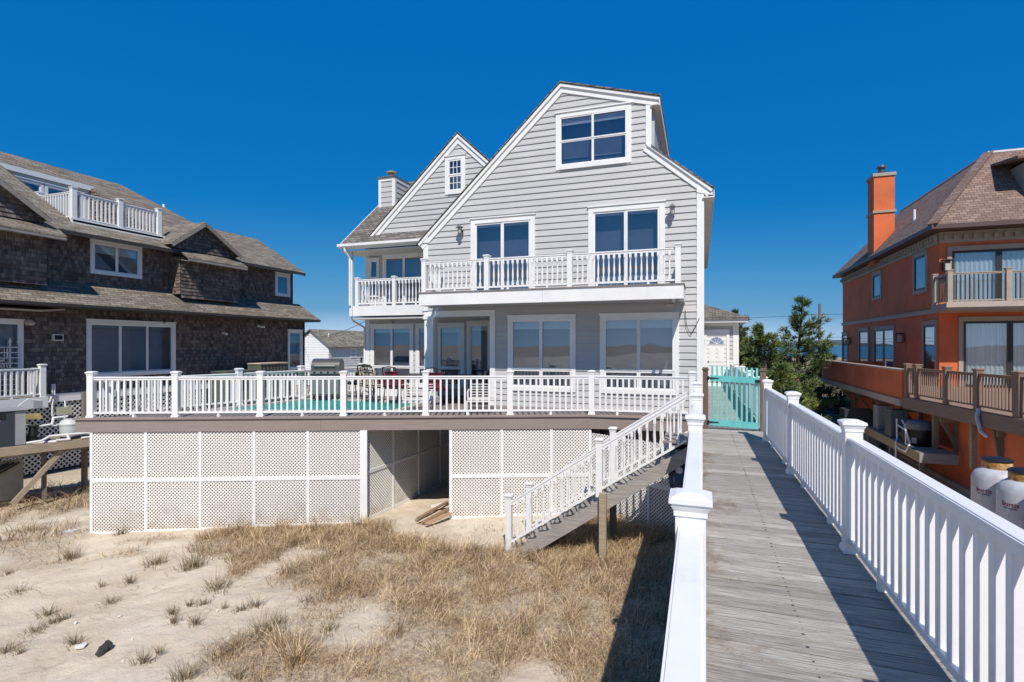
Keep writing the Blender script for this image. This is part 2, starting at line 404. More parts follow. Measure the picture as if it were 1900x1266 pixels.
def inst(mesh, name, parent, loc, rz=0):
    ob = bpy.data.objects.new(name, mesh); COL.objects.link(ob)
    if parent is not None: ob.parent = parent; ob.location = Vector(loc) - worg(parent)
    else: ob.location = loc
    ob.rotation_euler.z = rz; return ob
def copy_tree(o, parent=None, loc=None, rz=None, label=None):
    c = o.copy(); COL.objects.link(c)
    if parent is not None: c.parent = parent
    if loc is not None: c.location = loc
    if rz is not None: c.rotation_euler.z = rz
    if label: c['label'] = label
    for ch in list(o.children): copy_tree(ch, c)
    return c
# ------------------------------------------------------------------ 2-D clipping, lap siding
def clip(poly, a, b, c):
    """keep a*x+b*y>=c"""
    out = []; n = len(poly)
    for i in range(n):
        p, q = poly[i], poly[(i + 1) % n]
        dp, dq = a * p[0] + b * p[1] - c, a * q[0] + b * q[1] - c
        if dp >= 0: out.append(p)
        if (dp > 0 and dq < 0) or (dp < 0 and dq > 0):
            t = dp / (dp - dq); out.append((p[0] + t * (q[0] - p[0]), p[1] + t * (q[1] - p[1])))
    return out
HOLES = {}
def lap(mb, fr, poly, exp=.19, proud=.024, w=0, base=.003, z0=None):
    bs = [p[1] for p in poly]; lo = min(bs) if z0 is None else z0
    hs = HOLES.get(id(fr))
    if hs: holed_wall(mb, fr, poly, hs, lambda pc: lap1(mb, fr, pc, exp, proud, w, base, lo))
    else: lap1(mb, fr, poly, exp, proud, w, base, lo)
def lap1(mb, fr, poly, exp, proud, w, base, z):
    lo = min(p[1] for p in poly); hi = max(p[1] for p in poly)
    while z + exp <= lo: z += exp
    while z < hi - 1e-4:
        q = clip(clip(poly, 0, 1, z), 0, -1, -(z + exp)); r = random.Random(int(z * 977)).random()
        if len(q) >= 3:
            W = lambda b: w + base + proud * (1 - (b - z) / exp)
            mb.poly([fr.P(a, b, W(b)) for a, b in q], r)
            lows = sorted(a for a, b in q if abs(b - z) < 1e-5)
            if len(lows) >= 2:
                mb.poly([fr.P(lows[0], z, w), fr.P(lows[-1], z, w), fr.P(lows[-1], z, w + base + proud), fr.P(lows[0], z, w + base + proud)], r)
        z += exp
def wallpoly(mb, fr, poly, w0=-.12, w1=0):
    fn = lambda pc: mb.prism([fr.P(a, b, w0) for a, b in pc], fr.n * (w1 - w0), .5)
    hs = HOLES.get(id(fr))
    if hs: holed_wall(mb, fr, poly, hs, fn)
    else: fn(poly)
def board(mb, fr, p, q, width, w0, w1, side=-1, r=None):
    """board in the wall plane along p->q, lying on one side of the line"""
    dx, dy = q[0] - p[0], q[1] - p[1]; L = math.hypot(dx, dy); nx, ny = -dy / L * width * side, dx / L * width * side
    c = [p, q, (q[0] + nx, q[1] + ny), (p[0] + nx, p[1] + ny)]
    mb.prism([fr.P(a, b, w0) for a, b in c], fr.n * (w1 - w0), r)
def roof_slab(mb, pts, t=.06):
    mb.prism(pts, (0, 0, -t))
# ------------------------------------------------------------------ windows and doors
def window(parent, fr, a0, b0, a1, b1, cols=2, rows=1, trim=.11, tmat='white_trim', smat='white_paint', sash=.045,
           name='window', blind=0, curtain=False, glass='window_glass', split=None, grid=None, sill=True, room=.28, proud=.045, bottom=True, back='interior_wall'):
    """trim frame proud of the wall with sash, glass and a dark room behind; a/b are outer trim limits"""
    m = MB(); T = trim; A = fr; HOLES.setdefault(id(fr), []).append((a0 + T * .5, b0 + (T * .5 if bottom else 0), a1 - T * .5, b1 - T * .5))
    m.fbox(A, a0, b0, a0 + T, b1, -.01, proud); m.fbox(A, a1 - T, b0, a1, b1, -.01, proud)
    m.fbox(A, a0 + T, b1 - T, a1 - T, b1, -.01, proud + .003)
    m.fbox(A, a0 - .02, b1, a1 + .02, b1 + .03, -.01, proud + .03)
    if bottom: m.fbox(A, a0 + T, b0, a1 - T, b0 + T, -.01, proud + (.02 if sill else .002))
    w = m.build(name, tmat, parent)
    ia0, ia1, ib0, ib1 = a0 + T, a1 - T, b0 + (T if bottom else 0), b1 - T
    s = MB(); cw = (ia1 - ia0) / cols; S = sash
    panes = []
    for c in range(cols):
        x0, x1 = ia0 + c * cw, ia0 + (c + 1) * cw
        ys = [ib0, ib1] if split is None else [ib0, ib0 + (ib1 - ib0) * split, ib1]
        for k in range(len(ys) - 1):
            y0, y1 = ys[k], ys[k + 1]; o0 = .004 + .012 * (k % 2) + .009 * (c % 2); o1 = o0 + .02
            s.fbox(A, x0, y0, x0 + S, y1, o0, o1); s.fbox(A, x1 - S, y0, x1, y1, o0, o1)
            s.fbox(A, x0 + S, y0, x1 - S, y0 + S, o0, o1); s.fbox(A, x0 + S, y1 - S, x1 - S, y1, o0, o1)
            panes.append((x0 + S, y0 + S, x1 - S, y1 - S))
            if grid:
                gx, gy = grid; px0, py0, px1, py1 = panes[-1]
                for i in range(1, gx): xx = px0 + (px1 - px0) * i / gx; s.fbox(A, xx - .009, py0, xx + .009, py1, o0 + .002, o1 - .004)
                for i in range(1, gy): yy = py0 + (py1 - py0) * i / gy; s.fbox(A, px0, yy - .009, px1, yy + .009, o0 + .001, o1 - .005)
    s.build('sash', smat, w)
    g = MB()
    for p in panes: g.poly([A.P(p[0], p[1], .008), A.P(p[2], p[1], .008), A.P(p[2], p[3], .008), A.P(p[0], p[3], .008)])
    g.build('pane', glass, w, recalc=False)
    d = MB(); q = [(ia0, ib0), (ia1, ib0), (ia1, ib1), (ia0, ib1)]; R = -room
    d.poly([A.P(x, y, R) for x, y in q])
    for i in range(4):
        p0, p1 = q[i], q[(i + 1) % 4]; d.poly([A.P(*p0, 0.003), A.P(*p1, 0.003), A.P(*p1, R), A.P(*p0, R)])
    d.build('recess', back, w, recalc=False)
    if blind:
        bl = MB()
        for p in panes:
            if split is not None and p[1] < ib0 + (ib1 - ib0) * split - .1: continue
            bl.fbox(A, p[0] - .01, p[3] - blind, p[2] + .01, p[3] + .01, -.05, -.04)
        bl.build('blind', 'blind_white', w)
    if curtain:
        cu = MB()
        for p in panes:
            n = 40; W = p[2] - p[0]
            xs = [p[0] + W * i / n for i in range(n + 1)]; ws = [-.10 + .025 * math.sin(i * 1.35 + p[0]) for i in range(n + 1)]
            for i in range(n): cu.poly([A.P(xs[i], p[1], ws[i]), A.P(xs[i + 1], p[1], ws[i + 1]), A.P(xs[i + 1], p[3], ws[i + 1]), A.P(xs[i], p[3], ws[i])], .5)
        cu.build('curtain', 'curtain_fabric', w, recalc=False)
    return w
def holed_wall(mb, fr, poly, holes, fn):
    """cover poly minus rectangular holes with fn(piece). holes: (a0,b0,a1,b1) inside poly; pieces are cut by vertical then horizontal bands"""
    xs = sorted(set([min(p[0] for p in poly), max(p[0] for p in poly)] + [h[0] for h in holes] + [h[2] for h in holes]))
    for i in range(len(xs) - 1):
        x0, x1 = xs[i], xs[i + 1]
        if x1 - x0 < 1e-6: continue
        col = clip(clip(poly, 1, 0, x0), -1, 0, -x1)
        if len(col) < 3: continue
        hs = sorted([(h[1], h[3]) for h in holes if h[0] <= x0 + 1e-6 and h[2] >= x1 - 1e-6])
        y = min(p[1] for p in col) - .01; top = max(p[1] for p in col) + .01
        for a, b in hs + [(top, top)]:
            if a > y:
                pc = clip(clip(col, 0, 1, y), 0, -1, -a)
                if len(pc) >= 3: fn(pc)
            y = max(y, b)
# ------------------------------------------------------------------ railings
_mesh_cache = {}
def post_mesh(size, h, mat, cap=True, skirt=True):
    key = ('post', size, h, mat, cap, skirt)
    if key not in _mesh_cache:
        s = size / 2; m = MB(); m.box(-s, -s, 0, s, s, h)
        if skirt:
            t = s + .016; k = s + .004
            m.hexa([(-t, -t, .002), (t, -t, .002), (t, t, .002), (-t, t, .002), (-t, -t, .02), (t, -t, .02), (t, t, .02), (-t, t, .02)])
            m.hexa([(-t, -t, .02), (t, -t, .02), (t, t, .02), (-t, t, .02), (-k, -k, .05), (k, -k, .05), (k, k, .05), (-k, k, .05)])
        _mesh_cache[key] = m.mesh('post', mat)
        c = MB(); a = s + .006; b = s + .016; e = s + .025
        def fru(x0, z0, x1, z1): c.hexa([(-x0, -x0, z0), (x0, -x0, z0), (x0, x0, z0), (-x0, x0, z0), (-x1, -x1, z1), (x1, -x1, z1), (x1, x1, z1), (-x1, x1, z1)])
        fru(a, h - .055, a, h - .035); fru(a, h - .035, b, h - .015); fru(b, h - .015, b, h - .002)
        fru(e, h - .002, e, h + .018); fru(e - .003, h + .018, s * .95, h + .030); fru(s * .95, h + .030, s * .5, h + .036)
        _mesh_cache[key + ('c',)] = c.mesh('post_cap', mat)
    return _mesh_cache[key], _mesh_cache[key + ('c',)]
def baluster_mesh(w, h, mat, turned=False):
    key = ('bal', w, round(h, 3), mat, turned)
    if key not in _mesh_cache:
        m = MB(); s = w / 2
        if not turned: m.box(-s, -s, 0, s, s, h)
        else:
            m.box(-s, -s, 0, s, s, h * .16); m.box(-s, -s, h * .86, s, s, h)
            m.lathe((0, 0, 0), [(s * .7, h * .16), (s * .95, h * .19), (s * .6, h * .23), (s * 1.0, h * .36), (s * .95, h * .45), (s * .62, h * .66), (s * .55, h * .8), (s * .95, h * .83), (s * .7, h * .86)], 8, False)
        _mesh_cache[key] = m.mesh('baluster', mat, smooth=turned)
    return _mesh_cache[key]
def railing(name, label, cat, pts, h=.92, pitch=.13, bw=.04, post=.13, posth=1.0, mat='white_paint', parent=None, posts=None,
            turned=False, railw=.085, bmat=None, block=True, sill=.08, group=None, capz=True, skirt=True, order=None, maxb=100, close=.0):
    bmat = bmat or mat
    if parent is None: root = thing(name, label, cat, pts[0], group)
    else: root = None
    rails = MB(); tops = []; bots = []; bals = []
    for i in range(len(pts) - 1):
        p = V(*pts[i]); q = V(*pts[i + 1]); d = q - p; L = math.hypot(d.x, d.y); e = V(d.x, d.y, 0) / L; sl = d.z / L
        ep = (post / 2 - .002) / 1.0
        a = p + e * ep + V(0, 0, sl * ep); b = q - e * ep - V(0, 0, sl * ep)
        t = MB(); t.vbar(a, b, railw * .62, h - .075, h - .028); t.vbar(a, b, railw, h - .028, h - .006); t.vbar(a, b, railw * .82, h - .006, h)
        tops.append(t)
        u = MB(); u.vbar(a, b, railw * .62, sill, sill + .042)
        if block:
            nb = max(1, int(round(L / 1.3)))
            for k in range(nb):
                c = a.lerp(b, (k + .5) / nb); s = .02
                u.hexa([c + V(x * 1.4, y * 1.4, .001) for x, y in ((-s, -s), (s, -s), (s, s), (-s, s))] + [c + V(x, y, sill) for x, y in ((-s, -s), (s, -s), (s, s), (-s, s))])
        bots.append(u)
        n = max(1, int(round((L - post) / pitch)) - 1); bh = h - .07 - sill - .035
        for k in range(n):
            c = a.lerp(b, (k + 1) / (n + 1)); bals.append((c + V(0, 0, sill + .035), math.atan2(e.y, e.x), bh))
    holder = root
    if parent is not None:
        al = MB()
        for m in tops + bots:
            k = len(al.v); al.v += m.v; al.f += [tuple(x + k for x in f) for f in m.f]; al.r += m.r
        holder = al.build(name, mat, parent)
        if label: holder['label'] = label
    else:
        for t in tops: t.build('top_rail', mat, root)
        for u in bots: u.build('bottom_rail', mat, root)
    pm, cm = post_mesh(post, posth, mat, True, skirt)
    for i, p in enumerate(pts):
        if posts is not None and i not in posts: continue
        j = min(i, len(pts) - 2); rz = math.atan2(pts[j + 1][1] - pts[j][1], pts[j + 1][0] - pts[j][0])
        if posts is not None and isinstance(posts, dict) and posts[i] != posth: pmm, cmm = post_mesh(post, posts[i], mat, True, skirt)
        else: pmm, cmm = pm, cm
        o = inst(pmm, 'post', holder, V(*p), rz)
        if parent is None:
            c = inst(cmm, 'post_cap', o, (0, 0, 0)); c.location = (0, 0, 0)
        else: # third level is the deepest: cap belongs to the post mesh there
            inst(cmm, 'post_cap', holder, V(*p), rz)
    if order: bals.sort(key=order)
    for c, rz, bh in bals[:maxb]: inst(baluster_mesh(bw, bh, bmat, turned), 'baluster', holder, c, rz)
    if len(bals) > maxb:
        ex = MB()
        for c, rz, bh in bals[maxb:]:
            ex.box(c.x - bw / 2, c.y - bw / 2, c.z, c.x + bw / 2, c.y + bw / 2, c.z + bh)
        tag(ex.build('balusters', bmat, holder), kind='stuff')
    return holder
def lattice(mb, fr, a0, b0, a1, b1, s=.077, wd=.025, w=0, t=.006):
    """diagonal lattice strips in two layers clipped to the rectangle"""
    hw = wd / 2 * math.sqrt(2)
    rect = [(a0, b0), (a1, b0), (a1, b1), (a0, b1)]
    for sg, ww in ((1, w), (-1, w + t)):
        c0 = min(a + sg * b for a, b in rect); c1 = max(a + sg * b for a, b in rect)
        c = c0 + s * .5
        while c < c1:
            q = clip(clip(rect, 1, sg, c - hw), -1, -sg, -(c + hw))
            if len(q) >= 3: mb.prism([fr.P(a, b, ww) for a, b in q], fr.n * (t * .96), .5 + .5 * random.random())
            c += s
def wall_lantern(parent, p, nrm, mat='pewter', s=1.0):
    p = Vector(p); nrm = Vector(nrm).normalized(); m = MB(); c = p + nrm * .16 * s
    m.tube(p, p + nrm * .025, .05 * s, .05 * s, 10)
    m.pipe([p + nrm * .02 + V(0, 0, .02), p + nrm * .1 * s + V(0, 0, .16 * s), c + V(0, 0, .15 * s)], .010 * s, 6)
    m.lathe(c, [(.015 * s, .17 * s), (.03 * s, .14 * s), (.10 * s, .08 * s), (.11 * s, .07 * s), (.05 * s, .065 * s)][::-1], 14)
    m.lathe(c, [(.02 * s, -.12 * s), (.05 * s, -.10 * s), (.05 * s, -.085 * s)], 12)
    for k in range(4):
        a = k * PI / 2; d = V(math.cos(a), math.sin(a), 0) * .052 * s
        m.tube(c + d + V(0, 0, -.09 * s), c + d + V(0, 0, .07 * s), .005 * s, .005 * s, 5)
    o = m.build('wall_lantern', mat, parent, smooth=True)
    g = MB(); g.lathe(c, [(.035 * s, -.085 * s), (.045 * s, -.02 * s), (.04 * s, .065 * s)], 12); g.build('lamp_glass', 'lantern_glass', o, smooth=True)
    return o
SUN_E=4.5; SKY_E=.11; SKY_AIR=1.0; SKY_DUST=.0; SKY_OZ=4.0; SKY_LO=1.6; SKY_HI=16.0; EXPO=0.17
# ================================================================== the grey house
FX = Fr((0, 13.65, 0), (1, 0, 0), (0, -1, 0))      # main front wall, a = world x
WX = Fr((0, 15.9, 0), (1, 0, 0), (0, -1, 0))       # wing front wall
GX = Fr((0, 15.2, 0), (1, 0, 0), (0, -1, 0))       # small gable wall
HOUSE = thing('grey_beach_house', 'light grey clapboard beach house with two gables and white balconies behind the pool deck', 'house', (-5, 18, -2.3))
window(HOUSE, FX, -3.56, 6.22, -1.61, 7.70, 2, 2, .12, split=.5, blind=.16, sash=.03, glass='window_glass_dark')
window(HOUSE, FX, -5.99, 3.0, -4.13, 5.12, 2, 1, .13, name='balcony_door', bottom=False, blind=.06, glass='window_glass_dark')
window(HOUSE, FX, -2.70, 3.0, -.80, 5.17, 2, 1, .13, name='balcony_door', bottom=False, blind=.06, glass='window_glass_dark')
window(HOUSE, FX, -4.90, .42, -3.03, 2.42, 2, 1, .11, split=.26, blind=.2)
window(HOUSE, FX, -2.40, .42, -.47, 2.42, 2, 1, .11, split=.26, blind=.2)
window(HOUSE, GX, -7.55, 6.36, -6.86, 7.55, 1, 1, .11, split=.5, grid=(3, 2), name='attic_window')
window(HOUSE, WX, -10.84, 3.3, -10.42, 4.62, 1, 1, .06, split=.5, name='narrow_window')
window(HOUSE, WX, -10.28, 2.95, -7.9, 4.72, 3, 1, .09, name='balcony_door', bottom=False)
window(HOUSE, WX, -10.77, .22, -9.08, 2.34, 2, 1, .10, split=.3, blind=.14)
window(HOUSE, WX, -9.0, .22, -7.2, 2.34, 2, 1, .10, split=.3, blind=.14)
window(HOUSE, WX, -7.12, .0, -5.6, 2.40, 2, 1, .11, name='porch_door', bottom=False, blind=.14)
XL, XR = -7.47, .07
PK = (-3.43, 8.47); EL = (-7.47, 4.68); SL = .938
holes = []
upper = [(XL, 2.62), (XR, 2.62), (XR, 5.52), (-1.14, 6.50), (-1.14, 7.78), (PK[0], PK[1] - .03), EL]
lower = [(-5.28, -.02), (XR, -.02), (XR, 2.62), (-5.28, 2.62)]
m = MB(); wallpoly(m, FX, upper, -.14, -.004); wallpoly(m, FX, lower, -.14, -.004)
# side walls, back wall
m.box(XR - .14, 13.80, -.02, XR - .004, 26, 5.5); m.box(XL + .004, 15.95, -.02, XL + .14, 26, 4.7); m.box(XL, 26, -.02, XR, 26.14, 5.4)
m.prism([(XL + .2, 25.9, 4.7), (XR - .2, 25.9, 5.3), (PK[0], 25.9, 8.3)], (0, .12, 0))
m.build('wall_core', 'soffit_grey', HOUSE)
m = MB(); lap(m, FX, upper, .165, .024, z0=2.62 - .165 * .4)
m.build('gable_siding', 'grey_siding', HOUSE)
m = MB(); lap(m, FX, lower, .165, .024, z0=-.02); m.build('ground_floor_siding', 'grey_siding', HOUSE)
SX = Fr((XR, 0, 0), (0, 1, 0), (1, 0, 0))
m = MB(); lap(m, SX, [(13.66, -.02), (26, -.02), (26, 5.5), (13.66, 5.5)], .165, .024); m.build('side_siding', 'grey_siding', HOUSE)
# corner boards
m = MB()
m.fbox(FX, XR - .135, -.02, XR + .03, 5.32, .002, .036); m.build('corner_board', 'white_trim', HOUSE); m = MB(); m.fbox(SX, 13.68, -.02, 13.80, 5.32, .002, .034); m.build('corner_board', 'white_trim', HOUSE); m = MB()
m.fbox(FX, XL, 2.62, XL + .15, 4.66, .002, .036)
m.build('corner_board', 'white_trim', HOUSE)
m = MB(); m.fbox(FX, -1.26, 6.62, -1.12, 7.66, .002, .038); m.build('dormer_corner_board', 'white_trim', HOUSE)
# rakes: board below the line and a crown strip above it
def offs(pts, d):
    """offset a left-to-right polyline downward by d with mitred joints"""
    out = []
    for i in range(len(pts)):
        ns = []
        for j in (i - 1, i):
            if 0 <= j < len(pts) - 1:
                dx, dy = pts[j + 1][0] - pts[j][0], pts[j + 1][1] - pts[j][1]; L = math.hypot(dx, dy); ns.append((dy / L, -dx / L))
        if len(ns) == 1: n_ = ns[0]; k = 1
        else: n_ = (ns[0][0] + ns[1][0], ns[0][1] + ns[1][1]); L = math.hypot(*n_); n_ = (n_[0] / L, n_[1] / L); k = 1 / (n_[0] * ns[0][0] + n_[1] * ns[0][1])
        out.append((pts[i][0] + n_[0] * d * k, pts[i][1] + n_[1] * d * k))
    return out
def rakes(fr, pts, wide=.21, y=.045, depth=.085):
    lo = offs(pts, wide); mid = offs(pts, .075)
    for i in range(len(pts) - 1):
        m = MB()
        m.prism([fr.P(*q, .002) for q in (pts[i], pts[i + 1], lo[i + 1], lo[i])], fr.n * y, .5)
        m.prism([fr.P(*q, y + .003) for q in (pts[i], pts[i + 1], mid[i + 1], mid[i])], fr.n * (depth - y), .5)
        m.build('rake_board', 'white_trim', HOUSE)
rakes(FX, [(-7.62, PK[1] - SL * (7.62 - 3.43)), PK, (-.93, 7.74)]); rakes(FX, [(-1.19, 6.64), (.31, 5.36)])
OV = .24
# eave return at the right corner and small board at foot of left rake
m = MB(); m.prism([FX.P(a, b, .003) for a, b in ((XR - .135, 5.32), (.30, 5.22), (.30, 5.36), (XR - .135, 5.62))], FX.n * .05); m.build('rake_return', 'white_trim', HOUSE)
# roofs
yf = 13.65 - .115; t = .07
def zl(x): return PK[1] + .05 - SL * (PK[0] - x)
m = MB(); xe = -7.66
m.prism([(PK[0], yf, zl(PK[0])), (xe, yf, zl(xe)), (xe, 26.3, zl(xe)), (PK[0], 26.3, zl(PK[0]))], (0, 0, -.035)); m.build('roof', 'shingle_roof_grey', HOUSE)
m = MB(); m.prism([(PK[0], yf, 8.52), (-.90, yf, 7.78), (-.90, 17.75, 7.78), (PK[0], 17.75, 8.52)], (0, 0, -.035)); m.build('dormer_roof', 'shingle_roof_grey', HOUSE)
zr = lambda x: 5.36 + .05 + .815 * (.31 - x)
m = MB(); xr = .34
m.prism([(-1.12, yf, zr(-1.12)), (xr, yf, zr(xr)), (xr, 17.75, zr(xr)), (-1.12, 17.75, zr(-1.12))], (0, 0, -.035))
m.prism([(PK[0], 17.75, zr(PK[0]) + .0), (xr, 17.75, zr(xr)), (xr, 26.3, zr(xr)), (PK[0], 26.3, zr(PK[0]))], (0, 0, -.035)); m.build('roof', 'shingle_roof_grey', HOUSE)
# soffits and fascias
m = MB()
m.prism([(-1.14, 13.56, 7.55), (-.93, 13.56, 7.55), (-.93, 17.7, 7.55), (-1.14, 17.7, 7.55)], (0, 0, .03)); m.box(-.945, 13.56, 7.53, -.915, 17.72, 7.735)
m.box(XR, 13.56, 5.16, .31, 26.2, 5.19); m.box(.312, 13.56, 5.15, .335, 26.2, 5.37)
m.build('soffit', 'soffit_white', HOUSE)
m = MB()
m.box(-1.20, 13.79, 6.4, -1.06, 17.7, 7.60); m.build('dormer_side_wall', 'soffit_grey', HOUSE)
# pilaster of siding under eave and gable vents are not visible; lower left boxed eave foot
m = MB(); m.fbox(FX, XL - .02, 4.56, XL + .17, 4.76, .03, .075); m.build('corner_board_cap', 'white_trim', HOUSE)

# --- left wing
XW = -10.95
wing_up = [(XW, 2.6), (XL, 2.6), (XL, 5.05), (XW, 5.05)]; wing_lo = [(XW, -.02), (-5.28, -.02), (-5.28, 2.62), (XW, 2.62)]
m = MB(); wallpoly(m, WX, wing_up, -.14, -.004); wallpoly(m, WX, wing_lo, -.14, -.004)
m.box(XW + .004, 16.04, -.02, XW + .14, 21.5, 5.0); m.box(XW, 21.5, -.02, XL, 21.64, 5.0)
m.box(-5.42, 13.79, -.02, -5.284, 15.9, 2.62)
m.build('wing_wall_core', 'soffit_grey', HOUSE)
m = MB(); lap(m, WX, [(XW, 2.6), (XL, 2.6), (XL, 5.0), (XW, 5.0)], .165, .022); m.build('wing_upper_siding', 'grey_siding', HOUSE)
m = MB(); lap(m, WX, wing_lo, .165, .022); m.build('wing_lower_siding', 'grey_siding', HOUSE)
LX = Fr((XW, 0, 0), (0, -1, 0), (-1, 0, 0))
m = MB(); lap(m, LX, [(-21.5, -.02), (-15.9, -.02), (-15.9, 5.0), (-21.5, 5.0)], .165, .022)
m.prism([LX.P(a, b, -.1) for a, b in ((-21.5, 5.0), (-15.9, 5.0), (-18.6, 7.6))], LX.n * .11); m.build('wing_side_siding', 'grey_siding', HOUSE)
m = MB(); m.fbox(WX, XW - .03, -.02, XW + .14, 5.0, .002, .036); m.build('corner_board', 'white_trim', HOUSE); m = MB(); m.fbox(LX, -16.0, -.02, -15.87, 5.0, .002, .036); m.build('corner_board', 'white_trim', HOUSE)
# wing roof: front slope, eave at y 14.8
def zw(y): return 4.98 + .82 * (y - 14.8)
m = MB(); xe0 = -11.2; xe1 = -7.30
roof = [(xe0, 14.78, zw(14.78)), (xe1, 14.78, zw(14.78)), (xe1, 18.6, zw(18.6)), (xe0, 18.6, zw(18.6))]
m.prism(roof, (0, 0, -.07)); m.prism([(xe0, 18.6, zw(18.6)), (xe1, 18.6, zw(18.6)), (xe1, 22.4, zw(14.8)), (xe0, 22.4, zw(14.8))], (0, 0, -.07))
m.build('wing_roof', 'shingle_roof_grey', HOUSE)
m = MB(); m.bar((xe0 - .02, 14.80, zw(14.8) - .11), (xe0 - .02, 18.6, zw(18.6) - .11), .03, .16); m.bar((xe0 - .02, 18.6, zw(18.6) - .11), (xe0 - .02, 22.4, zw(14.8) - .11), .03, .16)
m.box(xe0, 14.80, 4.78, xe1 - .1, 14.825, 4.91); m.build('wing_fascia', 'white_trim', HOUSE)
m = MB(); m.box(xe0 + .02, 14.83, 4.72, XL + .0, 15.9, 4.75); m.build('wing_soffit', 'soffit_white', HOUSE)
m = MB(); gx0, gx1 = xe0 - .04, -7.62
m.prism([(gx0, 14.80, 4.94), (gx0, 14.80, 4.83), (gx0, 14.72, 4.83), (gx0, 14.66, 4.87), (gx0, 14.66, 4.945)], (gx1 - gx0, 0, 0)); m.build('gutter', 'white_paint', HOUSE)
m = MB(); m.pipe([(-10.98, 14.72, 4.84), (-10.98, 14.74, 4.72), (-10.93, 14.93, 4.52), (-10.93, 14.93, 2.95)], .035); m.pipe([(-10.93, 15.0, 2.6), (-10.99, 15.2, 2.45), (-10.99, 15.84, 2.25), (-10.99, 15.84, .05)], .035); m.build('downspout', 'white_paint', HOUSE, smooth=True)
# small gable on the wing roof
gp = (-7.1, 8.21); sl = .935
def zroofline(x): return gp[1] - sl * abs(x - gp[0])
gab = [(-10.22, 5.30), (-5.0, 5.30), (-5.0, 6.25), gp]
m = MB(); wallpoly(m, GX, gab, -.12, -.004); m.build('small_gable_wall_core', 'soffit_grey', HOUSE)
m = MB(); lap(m, GX, gab, .165, .024); m.build('small_gable_siding', 'grey_siding', HOUSE)
rakes(GX, [(-10.28, zroofline(-10.28)), gp, (-5.2, zroofline(-5.2))])
m = MB(); y0 = 15.2 - .115
for a, b in (((-10.3), gp[0]), (gp[0], -4.6)):
    za, zb = zroofline(a) + .085, zroofline(b) + .085
    m.prism([(a, y0 + .0, za - .02), (b, y0, zb - .02), (b, 19.2, zb - .02), (a, 19.2, za - .02)], (0, 0, -.035))
m.build('small_gable_roof', 'shingle_roof_grey', HOUSE)
# chimney
CH = Fr((0, 16.9, 0), (1, 0, 0), (0, -1, 0)); CS = Fr((-10.45, 0, 0), (0, 1, 0), (1, 0, 0))
m = MB(); m.box(-11.08, 16.91, 5.5, -10.46, 17.9, 7.80); ch = m.build('chimney', 'soffit_grey', HOUSE)
m = MB(); lap(m, CH, [(-11.08, 5.9), (-10.46, 5.9), (-10.46, 7.72), (-11.08, 7.72)], .19, .02); lap(m, CS, [(16.91, 5.9), (17.9, 5.9), (17.9, 7.72), (16.91, 7.72)], .19, .02); m.build('chimney_siding', 'grey_siding', ch)
m = MB()
for a in (-11.10, -10.53): m.fbox(CH, a, 5.9, a + .1, 7.74, .002, .034)
for a in (16.88, 17.82): m.fbox(CS, a, 5.9, a + .1, 7.74, .002, .034)
m.fbox(CH, -11.0, 7.62, -10.53, 7.74, .002, .032); m.fbox(CS, 16.98, 7.62, 17.82, 7.74, .002, .032)
m.build('chimney_trim', 'white_trim', ch)
m = MB(); m.box(-11.14, 16.82, 7.745, -10.40, 17.96, 7.79); m.build('chimney_cap', 'pewter', ch)
m = MB(); m.lathe((-10.85, 17.35, 7.79), [(.12, 0), (.12, .16), (.10, .17), (.10, .22)], 12); m.lathe((-10.85, 17.35, 7.79), [(.19, .26), (.19, .30), (.02, .36)], 12)
for k in range(4): m.tube((-10.85 + .1 * math.cos(k * PI / 2), 17.35 + .1 * math.sin(k * PI / 2), 7.98), (-10.85 + .13 * math.cos(k * PI / 2), 17.35 + .13 * math.sin(k * PI / 2), 8.06), .01, n=5)
m.build('flue', 'brass_valve', ch, smooth=True)
# porch ceiling, header of the recessed porch, column
m = MB(); m.box(XL, 13.80, 2.50, -5.43, 15.88, 2.56); m.box(XW, 15.05, 2.50, XL, 15.88, 2.56); m.build('porch_ceiling', 'soffit_white', HOUSE)
m = MB(); m.fbox(FX, -7.15, 2.44, -5.28, 2.61, -.13, .03); m.build('porch_header', 'white_trim', HOUSE)
m = MB(); m.fbox(FX, -5.42, -.02, -5.27, 2.44, -.13, .04); m.build('porch_jamb', 'white_trim', HOUSE)
m = MB(); m.box(-7.45, 13.64, -.02, -7.17, 13.92, 2.6)
m.box(-7.48, 13.61, -.02, -7.14, 13.95, .16); m.box(-7.48, 13.61, 2.38, -7.14, 13.95, 2.48); m.build('porch_column', 'white_trim', HOUSE)
# windows, main
# wing windows
wall_lantern(HOUSE, (-6.26, 13.62, 4.82), (0, -1, 0)); wall_lantern(HOUSE, (-.62, 13.62, 4.90), (0, -1, 0))
# balconies
m = MB(); m.box(-6.86, 12.36, 2.69, -.36, 13.62, 2.96); bf = m.build('balcony_floor', 'soffit_grey', HOUSE)
m = MB(); m.box(-6.89, 12.325, 2.67, -3.55, 12.36, 2.985); m.box(-3.545, 12.325, 2.67, -.33, 12.36, 2.985); m.box(-6.89, 12.36, 2.67, -6.86, 13.62, 2.985); m.box(-.36, 12.36, 2.67, -.33, 13.62, 2.985)
m.build('balcony_fascia', 'white_paint', bf)
m = MB(); m.box(-6.91, 12.30, 2.985, -.31, 13.60, 3.01); m.build('balcony_boards', 'deck_board', bf)
pp = [(-6.78, 13.5, 3.01), (-6.78, 12.42, 3.01), (-5.02, 12.42, 3.01), (-2.90, 12.42, 3.01), (-.45, 12.42, 3.01), (-.45, 13.5, 3.01)]
railing('balcony_railing', None, None, pp, h=.80, pitch=.125, bw=.05, post=.12, posth=.86, parent=HOUSE, turned=True, railw=.07, skirt=False, sill=.06, posts=[1, 2, 3, 4], mat='white_paint')
